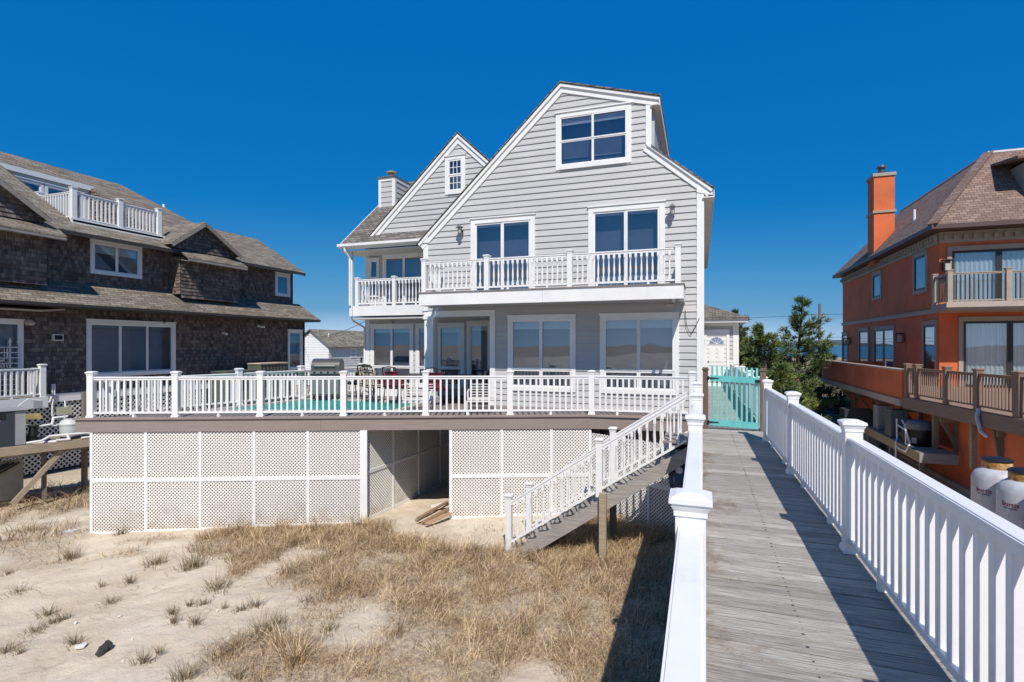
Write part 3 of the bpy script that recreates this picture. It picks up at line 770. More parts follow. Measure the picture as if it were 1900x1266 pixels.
m = MB(); m.box(-10.82, 15.03, 2.62, XL + .5, 15.85, 2.90); wf = m.build('wing_balcony_floor', 'soffit_grey', HOUSE)
m = MB(); m.box(-10.86, 14.995, 2.60, -7.3, 15.03, 2.925); m.box(-10.86, 15.03, 2.60, -10.82, 15.87, 2.925); m.build('balcony_fascia', 'white_paint', wf)
m = MB(); m.box(-10.98, 14.97, 2.60, -10.875, 15.05, 4.74); m.build('corner_post', 'white_trim', HOUSE)
pp = [(-10.74, 15.82, 2.93), (-10.74, 15.09, 2.93), (-9.33, 15.09, 2.93), (-7.75, 15.09, 2.93)]
railing('balcony_railing', None, None, pp, h=.88, pitch=.125, bw=.05, post=.12, posth=.92, parent=HOUSE, turned=True, railw=.07, skirt=False, sill=.06, posts=[1, 2, 3])
# white patterned towels/panels behind the balcony doors' glass
for a0, a1 in ((-5.08, -4.3), (-2.5, -1.72), (-1.66, -1.0)):
    m = MB(); m.fbox(FX, a0, 3.04, a1, 3.42, -.14, -.12); m.build('patterned_cushion', 'patterned_panel', HOUSE)
# security lamp under the right end of the balcony, round ceiling light, camera
m = MB(); m.lathe((-.62, 12.62, 2.54), [(.09, 0), (.10, .03), (.05, .05), (.03, .15)], 14); m.build('round_floodlight', 'cream_fabric', HOUSE, smooth=True)
m = MB()
for dx in (-.12, .05): m.tube((-.62 + dx + .2, 12.28, 2.62), (-.62 + dx + .2, 12.40, 2.68), .045, .03, 10)
m.tube((-.5, 12.42, 2.70), (-.5, 12.36, 2.66), .05, .05, 8); m.build('security_light', 'equipment_light', HOUSE, smooth=True)
m = MB(); m.pipe([(-9.9, 15.84, 2.46), (-9.9, 15.84, 2.40)], .05, 10); m.build('porch_light', 'cream_fabric', HOUSE)
# black cable hanging on the siding
m = MB(); m.pipe([(-.33, 13.58, 2.5), (-.30, 13.585, 2.1), (-.2, 13.585, 1.9), (-.08, 13.585, 2.12), (0, 13.585, 2.3)], .007, 5); m.build('cable', 'black_metal', HOUSE)
# foundation skirt
for bb in ((-5.6, 13.70, XR, 13.80), (XW, 15.95, -5.6, 16.05), (XR - .12, 13.8, XR - .02, 26), (XW, 16.05, XW + .1, 21.6), (-5.6, 13.8, -5.5, 15.95)):
    m = MB(); m.box(bb[0], bb[1], -2.7, bb[2], bb[3], -.03); m.build('foundation_wall', 'concrete_grey', HOUSE)
# annex with the front door
AX = Fr((0, 22.7, 0), (1, 0, 0), (0, -1, 0))
m = MB(); wallpoly(m, AX, [(XR, -2.6), (1.42, -2.6), (1.42, 2.66), (XR, 2.66)], -.14, -.004); m.box(1.28, 22.84, -2.6, 1.42, 25.4, 2.6); m.build('annex_wall_core', 'soffit_grey', HOUSE)
m = MB(); lap(m, AX, [(XR, -.02), (1.42, -.02), (1.42, 2.66), (XR, 2.66)], .165, .022); m.build('annex_siding', 'grey_siding', HOUSE)
m = MB(); m.fbox(AX, 1.24, -.02, 1.45, 2.5, .002, .04); m.fbox(AX, XR, 2.40, 1.44, 2.52, .002, .03); m.build('annex_trim', 'white_trim', HOUSE)
m = MB(); m.box(XR, 22.28, 2.52, 1.75, 22.31, 2.68); m.box(1.72, 22.31, 2.52, 1.75, 26, 2.68); m.box(XR, 22.31, 2.50, 1.72, 22.7, 2.53); m.build('annex_fascia', 'white_trim', HOUSE)
m = MB(); m.prism([(XR - .6, 22.2, 2.70), (1.80, 22.2, 2.70), (XR, 24.3, 3.42), (XR - .6, 24.3, 3.42)], (0, 0, -.05)); m.prism([(1.80, 22.2, 2.70), (1.80, 26.2, 2.70), (XR, 24.5, 3.42), (XR, 24.3, 3.42)], (0, 0, -.05)); m.build('annex_roof', 'shingle_roof_grey', HOUSE)
m = MB(); m.fbox(AX, .16, -.02, .27, 2.12, .0, .05); m.fbox(AX, 1.0, -.02, 1.11, 2.12, .0, .05); m.fbox(AX, .16, 2.12, 1.11, 2.26, .0, .055); dr = m.build('front_door', 'white_trim', HOUSE)
m = MB(); m.fbox(AX, .27, .0, 1.0, 2.12, .004, .02)
for a0, a1, b0, b1 in ((.36, .60, .95, 1.5), (.67, .91, .95, 1.5), (.36, .60, .2, .8), (.67, .91, .2, .8)):
    m.fbox(AX, a0, b0, a1, b1, .02, .028); m.fbox(AX, a0 + .04, b0 + .05, a1 - .04, b1 - .05, .028, .036)
m.build('door_leaf', 'white_paint', dr)
m = MB(); cx, cz, R = .635, 1.68, .27
m.prism([AX.P(cx + R * math.cos(t * PI / 12), cz + R * math.sin(t * PI / 12), .021) for t in range(13)], AX.n * .006); m.build('fanlight', 'window_glass_dark', dr)
m = MB()
for k in range(1, 5): a = k * PI / 5; m.bar(AX.P(cx, cz, .03), AX.P(cx + R * math.cos(a), cz + R * math.sin(a), .03), .012, .018)
m.fbox(AX, cx - R, cz - .02, cx + R, cz, .026, .036); m.build('fanlight_bars', 'white_paint', dr)
m = MB(); m.ball(AX.P(.34, 1.0, .06), .03); m.build('door_knob', 'brass_valve', dr, smooth=True)
wall_lantern(HOUSE, (.11, 22.68, 1.75), (0, -1, 0))

# ================================================================== pool deck
D0 = (-12.99, 8.06); D1 = (-2.46, 12.33); D2 = (-.10, 12.60)
dl = math.hypot(D1[0] - D0[0], D1[1] - D0[1]); DU = ((D1[0] - D0[0]) / dl, (D1[1] - D0[1]) / dl)
DN = (DU[1], -DU[0])
DX = Fr((D0[0], D0[1], 0), (DU[0], DU[1], 0), (DN[0], DN[1], 0))
def da(px, inset=0):
    A = (D0[0] - DN[0] * inset, D0[1] - DN[1] * inset); B = (D1[0] - DN[0] * inset, D1[1] - DN[1] * inset)
    p = on_line(px, A, B); return (p[0] - D0[0]) * DU[0] + (p[1] - D0[1]) * DU[1]
DECK = thing('pool_deck', 'raised deck round the pool with brown composite fascia and white lattice skirting', 'deck', (-7, 10, -2.4))
def GH(x, y=0):
    return -2.2 + .03 * x if x < 0 else -2.2 - .03 * x
outer = [D0, D1, D2, (-.10, 13.6), (-5.3, 13.6), (-5.3, 15.85), (-10.9, 15.85), (-11.55, 13.4), (-12.0, 10.6)]
outer2 = [D0, D1, D2, (-.10, 13.63), (-7.2, 13.63), (-7.2, 15.87), (-11.15, 15.87), (-11.75, 13.4), (-12.15, 10.6)]
pool = [(-11.75, 10.15), (-7.2, 11.7), (-7.5, 13.6), (-11.3, 13.6)]
def holed_slab(name, outl, hole, z, tk, mat, parent):
    bm = bmesh.new(); es = []
    for lp in (outl, hole):
        vs = [bm.verts.new((x, y, z)) for x, y in lp]
        for i in range(len(vs)): es.append(bm.edges.new((vs[i], vs[(i + 1) % len(vs)])))
    bmesh.ops.triangle_fill(bm, edges=es, use_beauty=True)
    m = MB()
    for f in bm.faces: m.prism([v.co for v in f.verts], (0, 0, -tk), .5)
    bm.free(); return m.build(name, mat, parent)
# boards running across, each clipped to the deck outline (pool cut by the coping slab below)
def in_clip_convexish(poly, y0, y1):
    return clip(clip(poly, 0, 1, y0), 0, -1, -y1)
inner = outer2
holed_slab('deck_surface', inner, pool, 0, .04, 'deck_board', DECK)
m = MB()
for i in range(-1, 28):   # board edges of the picture-frame course along the front
    pass
m = MB(); L1 = dl
m.fbox(DX, -.16, -.02, L1 + .05, .022, -.10, .05); m.build('edge_board', 'composite_board', DECK)
for a0, a1 in ((-.12, da(595)), (da(595) + .003, L1 - 1.0), (L1 - .997, L1)):
    m = MB(); m.fbox(DX, a0, -.30, a1, -.021, -.03, .012); m.build('fascia_board', 'composite_board', DECK)
E = Fr((D1[0], D1[1], 0), (D2[0] - D1[0], D2[1] - D1[1], 0), (D2[1] - D1[1], -(D2[0] - D1[0]), 0)); L2 = math.hypot(D2[0] - D1[0], D2[1] - D1[1])
m = MB(); m.fbox(E, .055, -.02, L2 + .03, .021, -.10, .05); m.build('edge_board', 'composite_board', DECK)
m = MB(); m.fbox(E, .006, -.30, L2 + .03, -.021, -.03, .012); m.build('fascia_board', 'composite_board', DECK)
# left end fascia
SLft = Fr((D0[0], D0[1], 0), (-12.15 - D0[0], 10.6 - D0[1], 0), (-(10.6 - D0[1]), (-12.15 - D0[0]), 0)); LL = math.hypot(-12.15 - D0[0], 10.6 - D0[1])
m = MB(); m.fbox(SLft, .0, -.30, LL, -.021, -.02, .012); m.build('fascia_board', 'composite_board', DECK)
# lattice panels with white battens
zmid = -1.38
def skirt(fr, marks, gfun, wide=.06, first=None, last=None, zm=zmid, par=None, top=-.30, w=-.03, shade_back=True):
    par = par or DECK
    for i, a in enumerate(marks):
        p = fr.P(a, 0, 0); wd = wide
        if first and i == 0: wd = first
        if last and i == len(marks) - 1: wd = last
        m = MB(); m.fbox(fr, a - wd / 2, gfun(p.x) - .12, a + wd / 2, top, w - .015, w + .03 + (.03 if wd > wide else 0)); m.build('lattice_post', 'white_trim', par)
    for i in range(len(marks) - 1):
        a0, a1 = marks[i] + wide / 2, marks[i + 1] - wide / 2
        g = min(gfun(fr.P(a0, 0).x), gfun(fr.P(a1, 0).x)) + .06
        m = MB(); m.fbox(fr, a0, zm - .045, a1, zm + .04, w - .012, w + .024); m.build('lattice_rail', 'white_trim', par); m = MB(); m.fbox(fr, a0, g - .16, a1, g, w - .012, w + .022); m.build('lattice_rail', 'white_trim', par)
        if shade_back: m = MB(); m.fbox(fr, a0 - .03, g - .1, a1 + .03, top, w - .075, w - .07); m.build('backing_cloth', 'weed_cloth', par)  # dark sheet added behind the strips so the holes look shaded
        m = MB(); lattice(m, fr, a0 - .01, zm + .035, a1 + .01, top + .02, w=w); m.build('lattice_panel', 'white_lattice', par)
        m = MB(); lattice(m, fr, a0 - .01, g - .02, a1 + .01, zm - .04, w=w); m.build('lattice_panel', 'white_lattice', par)
marks = [da(p) for p in (169, 270, 371, 471, 571, 675)]
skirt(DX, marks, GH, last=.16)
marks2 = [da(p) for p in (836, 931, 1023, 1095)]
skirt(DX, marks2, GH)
a_g = da(675); pg = DX.P(a_g, 0, 0)
NX = Fr((pg.x - .02, pg.y + .05, 0), (.06, 1, 0), (1, -.06, 0))
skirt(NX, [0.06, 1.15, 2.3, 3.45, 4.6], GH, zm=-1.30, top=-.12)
# back wall of lattice under the deck behind the stair, in two runs
BX = Fr((-2.75, 12.55, 0), (2.66, -1.42, 0), (-1.42, -2.66, 0))
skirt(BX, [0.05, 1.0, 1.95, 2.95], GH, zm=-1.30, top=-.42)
m = MB(); p = DX.P(da(1100), 0, -.2); m.box(p.x, p.y + .02, -2.6, p.x + .16, p.y + .15, -.3); m.build('pile', 'weathered_post', DECK)
for px_, inset in ((1122, .6), (750, 2.5), (500, 2.2), (300, 2.2)):
    q = on_line(px_, (D0[0], D0[1] + inset), (D1[0], D1[1] + inset)); m = MB(); m.tube((q[0], q[1], -2.7), (q[0], q[1], -.1), .12, .12, 12); m.build('pile', 'weathered_post', DECK)
m = MB()
for k in range(14):
    y = 9.4 + k * .41; x0 = max(-12.4, D0[0] + (y - D0[1]) * -.0 + 0)
    # joists clipped to the deck
    q = clip(clip([tuple(p) for p in outer2], 0, 1, y), 0, -1, -(y + .05))
    if len(q) >= 3:
        xs = [p[0] for p in q]; m.box(min(xs) + .15, y, -.28, max(xs) - .15, y + .05, -.05)
m.build('joist', 'weathered_wood', DECK)
# pool
POOL = thing('swimming_pool', 'green swimming pool sunk in the deck behind the white front railing', 'pool', (-9.3, 12, -1.2))
m = MB()
for i in range(4):
    a, b = V(*pool[i], 0), V(*pool[(i + 1) % 4], 0); m.bar(a + V(0, 0, -.015), b + V(0, 0, -.025), .14, .06)
m.build('coping', 'pool_coping', POOL)
m = MB(); m.prism([(x, y, -.035) for x, y in pool], (0, 0, -.03)); m.build('water_surface', 'pool_water', POOL, org=None)
m = MB()
for i in range(4):
    a, b = pool[i], pool[(i + 1) % 4]; m.poly([(a[0], a[1], -.02), (b[0], b[1], -.02), (b[0], b[1], -.24), (a[0], a[1], -.24)])
m.build('pool_shell', 'pool_water', POOL)
# railings of the deck
fp = [on_line(px, (D0[0] - DN[0] * .07, D0[1] - DN[1] * .07), (D1[0] - DN[0] * .07, D1[1] - DN[1] * .07)) for px in (170, 327, 484, 638, 790, 946, 1098)]
fp = [(x, y, .022) for x, y in fp] + [(-.16, 12.66, .022)]
railing('deck_railing', 'white baluster railing along the front edge of the pool deck', 'railing', fp, h=.91, pitch=.135, bw=.042, post=.13, posth=1.0, group=None, order=lambda c: c[0].y)
sp = [(fp[0][0] + .0, fp[0][1] + 0, .0), (-12.35, 9.6, 0), (-11.86, 11.3, 0), (-11.5, 13.3, 0), (-11.05, 15.75, 0)]
sp[0] = (fp[0][0], fp[0][1], 0)
railing('deck_railing', 'white baluster railing down the left end of the pool deck beside the grill', 'railing', sp, h=.88, pitch=.14, bw=.042, post=.13, posth=.98, posts=[2, 3, 4])

# ================================================================== boardwalk
WXL, WXR = -.10, 1.22
BW = thing('boardwalk', 'long weathered grey plank boardwalk leading to the turquoise gate', 'boardwalk', (.55, 5, -2.2))
m = MB(); y = -14.0; rr = random.Random(3)
while y < 22.6:
    w = .135; dz = rr.uniform(-.002, .002); s = rr.uniform(-.012, .012)
    m.hexa([(WXL + s, y, -.035 + dz), (WXR + s, y, -.035 + dz), (WXR + s, y + w, -.035 + dz), (WXL + s, y + w, -.035 + dz), (WXL + s, y + .002, dz), (WXR + s, y + .002, dz + rr.uniform(-.002, .002)), (WXR + s, y + w - .002, dz), (WXL + s, y + w - .002, dz)], rr.random())
    y += w + .005
m.build('planks', 'boardwalk_plank', BW)
m = MB(); y = -2.0
while y < 14:
    for x in (WXL + .03, .56, WXR - .03):
        for q in (.035, .10): m.box(x - .0045 + rr.uniform(-.01, .01), y + q, .001, x + .0045, y + q + .009, .0035)
    y += .14
tag(m.build('nail_heads', 'driftwood', BW), kind='stuff')
for x in (WXL + .03, .56, WXR - .03):
    m = MB(); m.box(x - .02, -14, -.27, x + .02, 22.6, -.037); m.build('beam', 'weathered_wood', BW)
for y in (-9.5, -6.6, -3.9, -1.2, 2.0, 5.0, 7.7, 10.3, 13.4, 16.4, 19.5):
    for x in (WXL + .13, WXR - .13):
        if x < .5 and 13 < y < 27: pass
        m = MB(); m.tube((x, y, -3.1 if y > -14 else 0), (x, y, -.06), .09, .085, 10); m.build('pile', 'weathered_post', BW)
# right rail, left rail
rx = lambda y: 1.165 - .009 * (y - 3)
ys = [-6.0, -3.3, -.55, 2.18, 4.92, 7.63, 10.12]
rp = [(rx(y), y, .0) for y in ys]
railing('walkway_railing', 'white railing with sturdy capped posts along the right side of the boardwalk', 'railing', rp, h=.92, pitch=.128, bw=.043, post=.12, posth=1.02, railw=.095, order=lambda c: abs(c[0].y - 5), sill=.075)
ly = [-6.0, -3.3, -.55, 2.37, 5.03, 7.28, 9.45]
lp = [(-.035, y, 0) for y in ly]
railing('walkway_railing', 'white railing on the left side of the boardwalk, its broad cap running down the foreground', 'railing', lp, h=.91, pitch=.128, bw=.043, post=.12, posth=1.0, railw=.095, order=lambda c: abs(c[0].y - 5), sill=.075)
railing('walkway_railing', 'white railing beyond the turquoise gate beside the trees', 'railing', [(1.17, y, 0) for y in (11.55, 14.2, 16.9, 19.6, 22.3)], h=.91, pitch=.13, bw=.043, post=.13, posth=1.0)
# wall-side post between deck rail and stair
# ------- gate
GATE = thing('picket_gate', 'turquoise painted picket gate closing the boardwalk between two weathered posts', 'gate', (.62, 11.2, 0))
for x in (.11, 1.14):
    m = MB(); m.box(x - .05, 11.16, -.1, x + .05, 11.27, 1.15); m.box(x - .065, 11.145, 1.15, x + .065, 11.285, 1.18); m.box(x - .05, 11.16, 1.18, x + .05, 11.27, 1.205)
    m.build('gate_post', 'brown_post', GATE)
tilt = -.045
gt = lambda x, z: (x, 11.18, z + tilt * (x - .2))
for z in (.14, 1.0):
    k = .055 if z > .5 else .06; m = MB()
    m.hexa([(.19, 11.150, z - k), (1.06, 11.150, z - k + tilt * .87), (1.06, 11.178, z - k + tilt * .87), (.19, 11.178, z - k), (.19, 11.150, z + k), (1.06, 11.150, z + k + tilt * .87), (1.06, 11.178, z + k + tilt * .87), (.19, 11.178, z + k)]); m.build('gate_rail', 'teal_paint', GATE)
for k in range(10):
    x = .215 + k * .089; dz = tilt * (x - .2); m = MB(); m.box(x - .0, 11.18, .07 + dz, x + .038, 11.198, 1.24 + dz); m.build('picket', 'teal_paint', GATE)
m = MB()
for z in (1.0, .14):
    m.prism([(.14, 11.146, z + .02), (.14, 11.146, z - .02), (.36, 11.146, z - .006), (.36, 11.146, z + .006)], (0, -.006, 0)); m.tube((.165, 11.14, z - .04), (.165, 11.14, z + .04), .012)
m.build('hinge', 'black_metal', GATE)
m = MB(); m.box(1.0, 11.135, .93, 1.09, 11.149, .98); m.tube((1.06, 11.12, .955), (1.06, 11.15, .955), .025); m.build('latch', 'black_metal', GATE)

# ================================================================== stair from the boardwalk to the sand
STAIR = thing('wooden_staircase', 'weathered grey wooden stair with white turned balusters going down from boardwalk to sand', 'staircase', (-1.8, 10.1, -2.25))
n = 12; x0, x1, z0_, z1_ = -.13, -3.32, -.0, -2.22
rise = (z0_ - z1_) / (n + 1); run = (x0 - x1) / (n + 1)
for i in range(n):
    xa = x0 - run * (i + 1); z = z0_ - rise * (i + 1)
    m = MB(); m.box(xa - .02, 9.62, z - .04, xa + run * .47, 10.53, z); m.box(xa + run * .49, 9.62, z - .04, xa + run + .0, 10.53, z); m.build('tread', 'weathered_wood', STAIR)
for y in (9.56, 10.56):
    zt_ = lambda x: z0_ - rise * (x0 - x) / run - .04
    m = MB(); m.prism([(x0, y, zt_(x0) + .0), (x1 - .16, y, zt_(x1 - .16)), (x1 - .30, y, zt_(x1 - .30) - .1), (x1 - .16, y, zt_(x1 - .16) - .26), (x0, y, zt_(x0) - .26)], (0, .04, 0))
    for i in range(n):
        xa = x0 - run * (i + 1); z = z0_ - rise * (i + 1) - .042
        m.prism([(xa + .03, y + .002, z), (xa + run, y + .002, z), (xa + .03, y + .002, z - rise)], (0, .036, 0))
    m.build('stringer', 'weathered_wood', STAIR)
m = MB(); m.box(-.6, 9.56, -.04, -.10, 10.6, -.002); m.build('landing', 'weathered_wood', STAIR)
m = MB(); m.box(-1.68, 9.44, -2.6, -1.56, 9.555, -.98); m.build('stair_support_post', 'treated_wood', STAIR)
m = MB(); m.box(-1.68, 10.61, -2.6, -1.56, 10.73, -.98); m.build('stair_support_post', 'weathered_post', STAIR)
m = MB(); m.box(-2.9, 10.0, -2.6, -2.8, 10.1, -1.9); m.build('stair_support_post', 'weathered_post', STAIR)
zz = lambda x: -2.22 + (x + 3.40) * .655
for y, dx in ((9.58, 0), (10.54, .10)):
    pts = [(-3.42 + dx, y, -2.24), (-1.70 + dx, y, zz(-1.70 + dx) + .03), (-.16, y, zz(-.16) + .03)]
    railing('stair_railing', None, None, pts, h=.89, pitch=.125, bw=.045, post=.11, posth=1.02, parent=STAIR, turned=True, railw=.07, skirt=False, sill=.10, block=False, posts=[0, 1], mat='white_paint')
m = MB(); m.box(-3.52, 9.50, -2.36, -3.30, 9.70, -2.24); m.build('footing', 'concrete_grey', STAIR)
# blue kayak end under the top of the stair
KY = MB()
kx, ky = -.30, 9.75
prev = None
for i in range(11):
    t_ = i / 10; zc = -.98 + .88 * t_; w = .22 * math.sin(PI * (.12 + .76 * t_)) ** .6; d = .15 * math.sin(PI * (.1 + .8 * t_)) ** .7
    ring = [(kx + w * math.cos(a), ky + .25 * (t_ - .5) + d * math.sin(a), zc) for a in [2 * PI * k / 14 for k in range(14)]]
    if prev:
        for k in range(14): KY.poly([prev[k], prev[(k + 1) % 14], ring[(k + 1) % 14], ring[k]], .5)
    else: KY.poly(ring[::-1], .5)
    prev = ring
KY.poly(prev, .5)
ko = KY.build('kayak', 'blue_vinyl', None, smooth=True)
bm = bmesh.new(); bm.from_mesh(ko.data); bmesh.ops.remove_doubles(bm, verts=bm.verts, dist=.001); bm.to_mesh(ko.data); bm.free()
m = MB(); m.lathe((0, 0, 0), [(.05, 0), (.06, 0), (.06, .004), (.05, .004)], 20)
em = m.mesh('emblem', 'tank_white'); eo = inst(em, 'emblem', ko, (kx - .03, ky - .155, -.50)); eo.rotation_euler = (PI / 2, 0, 0)
for i in range(3): m = MB(); m.box(kx - .12 + i * .07, ky - .16, -.80, kx - .113 + i * .07, ky - .152, -.62); m.build('scratch_stripe', 'tank_white', ko)
tag(ko, 'dark blue kayak standing on end under the top of the wooden stair', 'kayak')
# ================================================================== left neighbour, cedar shingled
NH = thing('shingled_house', 'brown cedar shingled house with long grey shingle roofs and a white rooftop balcony at left', 'house', (-24, 17, -2.6))
XN = -20.8
NX_ = Fr((XN, 0, 0), (0, 1, 0), (1, 0, 0)); CW = 'cedar_shingle_wall'
window(NH, NX_, 13.18, 4.24, 15.07, 5.48, 2, 1, .12, blind=.3, proud=.06)
window(NH, NX_, 22.1, 4.2, 23.15, 5.42, 1, 1, .14, proud=.06)
window(NH, NX_, 13.05, .46, 16.5, 2.56, 3, 1, .14, proud=.06, glass='window_glass')
window(NH, NX_, 23.0, .3, 24.1, 2.46, 1, 1, .13, proud=.06)
window(NH, NX_, 9.0, .02, 11.15, 2.45, 2, 1, .10, name='porch_door', bottom=False, proud=.06)
def shin(fr, poly, name='shingle_wall', parent=NH, exp=.145, proud=.024, w=0):
    m = MB(); lap(m, fr, poly, exp, proud, w=w); return m.build(name, CW, parent)
m = MB(); wallpoly(m, NX_, [(2, -.02), (24.3, -.02), (24.3, 3.2), (2, 3.2)], -.2, -.003); wallpoly(m, NX_, [(2, 3.2), (23.4, 3.2), (23.4, 5.75), (2, 5.75)], -.2, -.003); m.box(-31, 24.1, -.02, XN - .2, 24.3, 3.2); m.box(-29, 23.2, 3.2, XN - .2, 23.4, 5.7)
m.prism([(-20.9, 23.25, 5.6), (-26.8, 23.25, 5.6), (-23.9, 23.25, 7.6)], (0, .12, 0)); m.build('wall_core', 'driftwood', NH)
shin(NX_, [(2, -.02), (24.25, -.02), (24.25, 3.15), (2, 3.15)])
shin(NX_, [(2, 3.7), (23.4, 3.7), (23.4, 5.8), (2, 5.8)])
EN = Fr((0, 24.3, 0), (-1, 0, 0), (0, 1, 0)); shin(EN, [(20.8, -.02), (30, -.02), (30, 3.15), (20.8, 3.15)])
m = MB(); m.fbox(NX_, 24.2, -.02, 24.31, 3.1, .015, .03); m.build('corner_board', 'driftwood', NH)
# lower pent roof
RB = 'shingle_roof_brown'
m = MB(); xe, ze, xt, zt = -19.8, 3.02, -20.82, 3.88
m.prism([(xe, 2, ze), (xe, 24.42, ze), (xt, 23.9, zt), (xt, 2, zt)], (0, 0, -.07))
m.prism([(xe, 24.42, ze), (-24, 24.42, ze), (-24, 23.9, zt), (xt, 23.9, zt)], (0, 0, -.07)); m.build('pent_roof', RB, NH)
m = MB(); m.box(xe + .0, 2, ze - .10, xe + .02, 24.42, ze - .0); m.box(XN, 2, 2.90, xe - .02, 24.4, 2.93); m.build('pent_fascia', 'driftwood', NH)
# main roof with notch for the balcony
P = lambda x: 5.55 + .6 * (-20.2 - x)
def rp_(x, y): return (x, y, P(x))
m = MB(); T = (0, 0, -.09)
xi, xo = -25.35, -21.0; ny_ = lambda px: on_line(px, (-21.05, 0), (-21.05, 10))[1]; yA, yB = ny_(132), ny_(300)
hipx = lambda x: 13.6 - (x + 26.8) * 1.25   # left hip, runs off the picture
m.prism([rp_(-20.2, 4.0), rp_(-20.2, yA), rp_(-26.8, yA), rp_(-26.8, 12.2)], T)
m.prism([rp_(-20.2, yA), rp_(-20.2, yB), rp_(xo, yB), rp_(xo, yA)], T)
m.prism([rp_(xi, yA), rp_(xi, yB), rp_(-26.8, yB), rp_(-26.8, yA)], T)
m.prism([rp_(-20.2, yB), rp_(-20.2, 23.65), rp_(-23.7, 23.9), rp_(-23.7, 20.0), rp_(-26.8, 18.4), rp_(-26.8, yB)], T)
m.prism([rp_(-26.8, 12.2), rp_(-26.8, 18.4), (-33, 18.4, P(-20.6)), (-33, 12.2, P(-20.6))], T)
m.prism([rp_(-23.7, 20), rp_(-26.8, 18.4), (-29, 21.5, 6.5), (-27, 22, 7.0)], T)
m.prism([rp_(-23.7, 20.0), rp_(-23.7, 23.9), (-27.6, 23.9, 5.55), (-27.6, 20, 5.55)], T)
m.build('main_roof', RB, NH)
m = MB(); m.bar((-20.18, 2, P(-20.2) - .09), (-20.18, 23.66, P(-20.2) - .09), .03, .13)
m.bar((-20.2, 23.66, P(-20.2) - .12), (-23.7, 23.9, P(-23.7) - .12), .03, .14); m.build('roof_fascia', 'driftwood', NH)
m = MB(); m.prism([(-20.2, 4, 5.44), (-20.2, 23.6, 5.44), (XN, 23.6, 5.70), (XN, 4, 5.70)], (0, 0, -.02)); m.build('eave_soffit', 'weathered_wood', NH)
# notch: floor, back wall with doors, cheeks, white base board, railing
m = MB(); m.box(xi, yA, 6.02, xo + .05, yB, 6.10); bal = m.build('balcony_floor', 'weathered_wood', NH)
m = MB(); m.box(xo + .0, yA - .05, 5.98, xo + .05, yB + .08, 6.16); m.box(xo + .05, yA - .05, 5.90, xo + .12, yB + .08, 6.0); m.build('base_board', 'white_trim', bal)
BKF = Fr((xi + .02, 0, 0), (0, 1, 0), (1, 0, 0))
window(NH, BKF, yA + .1, 6.1, yA + 1.55, 8.25, 1, 1, .1, name='balcony_door', bottom=False); window(NH, BKF, yA + 1.6, 6.1, yA + 3.05, 8.25, 1, 1, .1, name='balcony_door', bottom=False)
m = MB(); wallpoly(m, BKF, [(yA, 6.1), (yB, 6.1), (yB, 8.58), (yA, 8.58)], -.1, 0); m.build('balcony_back_wall', 'soffit_white', NH)
m = MB(); m.fbox(BKF, yA - .05, 8.42, yB + .05, 8.62, .0, .12); m.build('header_board', 'white_trim', NH)
for yy, nn in ((yB - .06, -1), (yA + .06, 1)):
    fr = Fr((0, yy, 0), (1, 0, 0), (0, nn, 0)); shin(fr, [(xi, 6.1), (xo, 6.1), (xo, P(xo) - .02), (xi, P(xi) - .02)], 'cheek_wall')
zr0 = 6.12
railing('balcony_railing', None, None, [(-22.9, ny_(136), zr0), (-21.05, ny_(136), zr0), (-21.05, ny_(222), zr0), (-21.05, ny_(294), zr0)], h=1.0, pitch=.14, bw=.045, post=.16, posth=1.12, parent=NH, skirt=False)
# cross gables with projecting bays
def bay(y0, y1, pk_y, pkz, f0, f1, xb=-20.22, xr=-19.72, zb=3.75, mg=.3):
    fr = Fr((xb, 0, 0), (0, 1, 0), (1, 0, 0))
    m = MB(); m.box(XN, y0, zb, xb - .004, y1, 5.3); m.build('bay_core', 'driftwood', NH)
    shin(fr, [(y0, zb - .15), (y1, zb - .15), (y1, 5.3), (y0, 5.3)], 'bay_wall')
    fe = Fr((0, y1, 0), (1, 0, 0), (0, 1, 0)); shin(fe, [(XN, zb), (xb, zb), (xb, 5.3), (XN, 5.3)], 'bay_wall')
    fs = Fr((0, y0, 0), (1, 0, 0), (0, -1, 0)); shin(fs, [(XN, zb), (xb, zb), (xb, 5.3), (XN, 5.3)], 'bay_wall')
    # skirt roof below the gable
    m = MB(); m.prism([(xr, y0 - mg, 5.24), (xr, y1 + mg, 5.24), (-20.6, y1 + mg, 5.80), (-20.6, y0 - mg, 5.80)], (0, 0, -.07)); m.build('bay_roof', RB, NH)
    m = MB(); m.box(xr - .02, y0 - mg, 5.10, xr + .0, y1 + mg, 5.18); m.build('bay_fascia', 'weathered_wood', NH)
    m = MB(); m.prism([(xr - .06, y0 - mg, 5.10), (xr - .06, y1 + mg, 5.10), (XN, y1 + mg, 5.28), (XN, y0 - mg, 5.28)], (0, 0, -.02)); m.build('bay_soffit', 'weathered_wood', NH)
    gf = Fr((-20.25, 0, 0), (0, 1, 0), (1, 0, 0)); zb2 = 5.62
    shin(gf, [(f0, zb2), (f1, zb2), (f1, 5.80), (pk_y, pkz - .08), (f0, 5.80)], 'gable_shingles')
    m = MB()
    for a, b in ((f0 - .12, f1 * 0 + pk_y), (pk_y, f1 + .12)):
        za = pkz if a == pk_y else 5.78; zb_ = pkz if b == pk_y else 5.78
        m.prism([(-19.98, a, za), (-19.98, b, zb_), (-23.6, b, zb_ + .0), (-23.6, a, za + .0)], (0, 0, -.07))
    m.build('gable_roof', RB, NH)
    m = MB()
    for a, za, b, zb_ in ((f0 - .1, 5.75, pk_y, pkz - .03), (pk_y, pkz - .03, f1 + .1, 5.75)): m.bar((-19.99, a, za - .08), (-19.99, b, zb_ - .08), .04, .13)
    m.build('gable_rake', 'weathered_wood', NH)
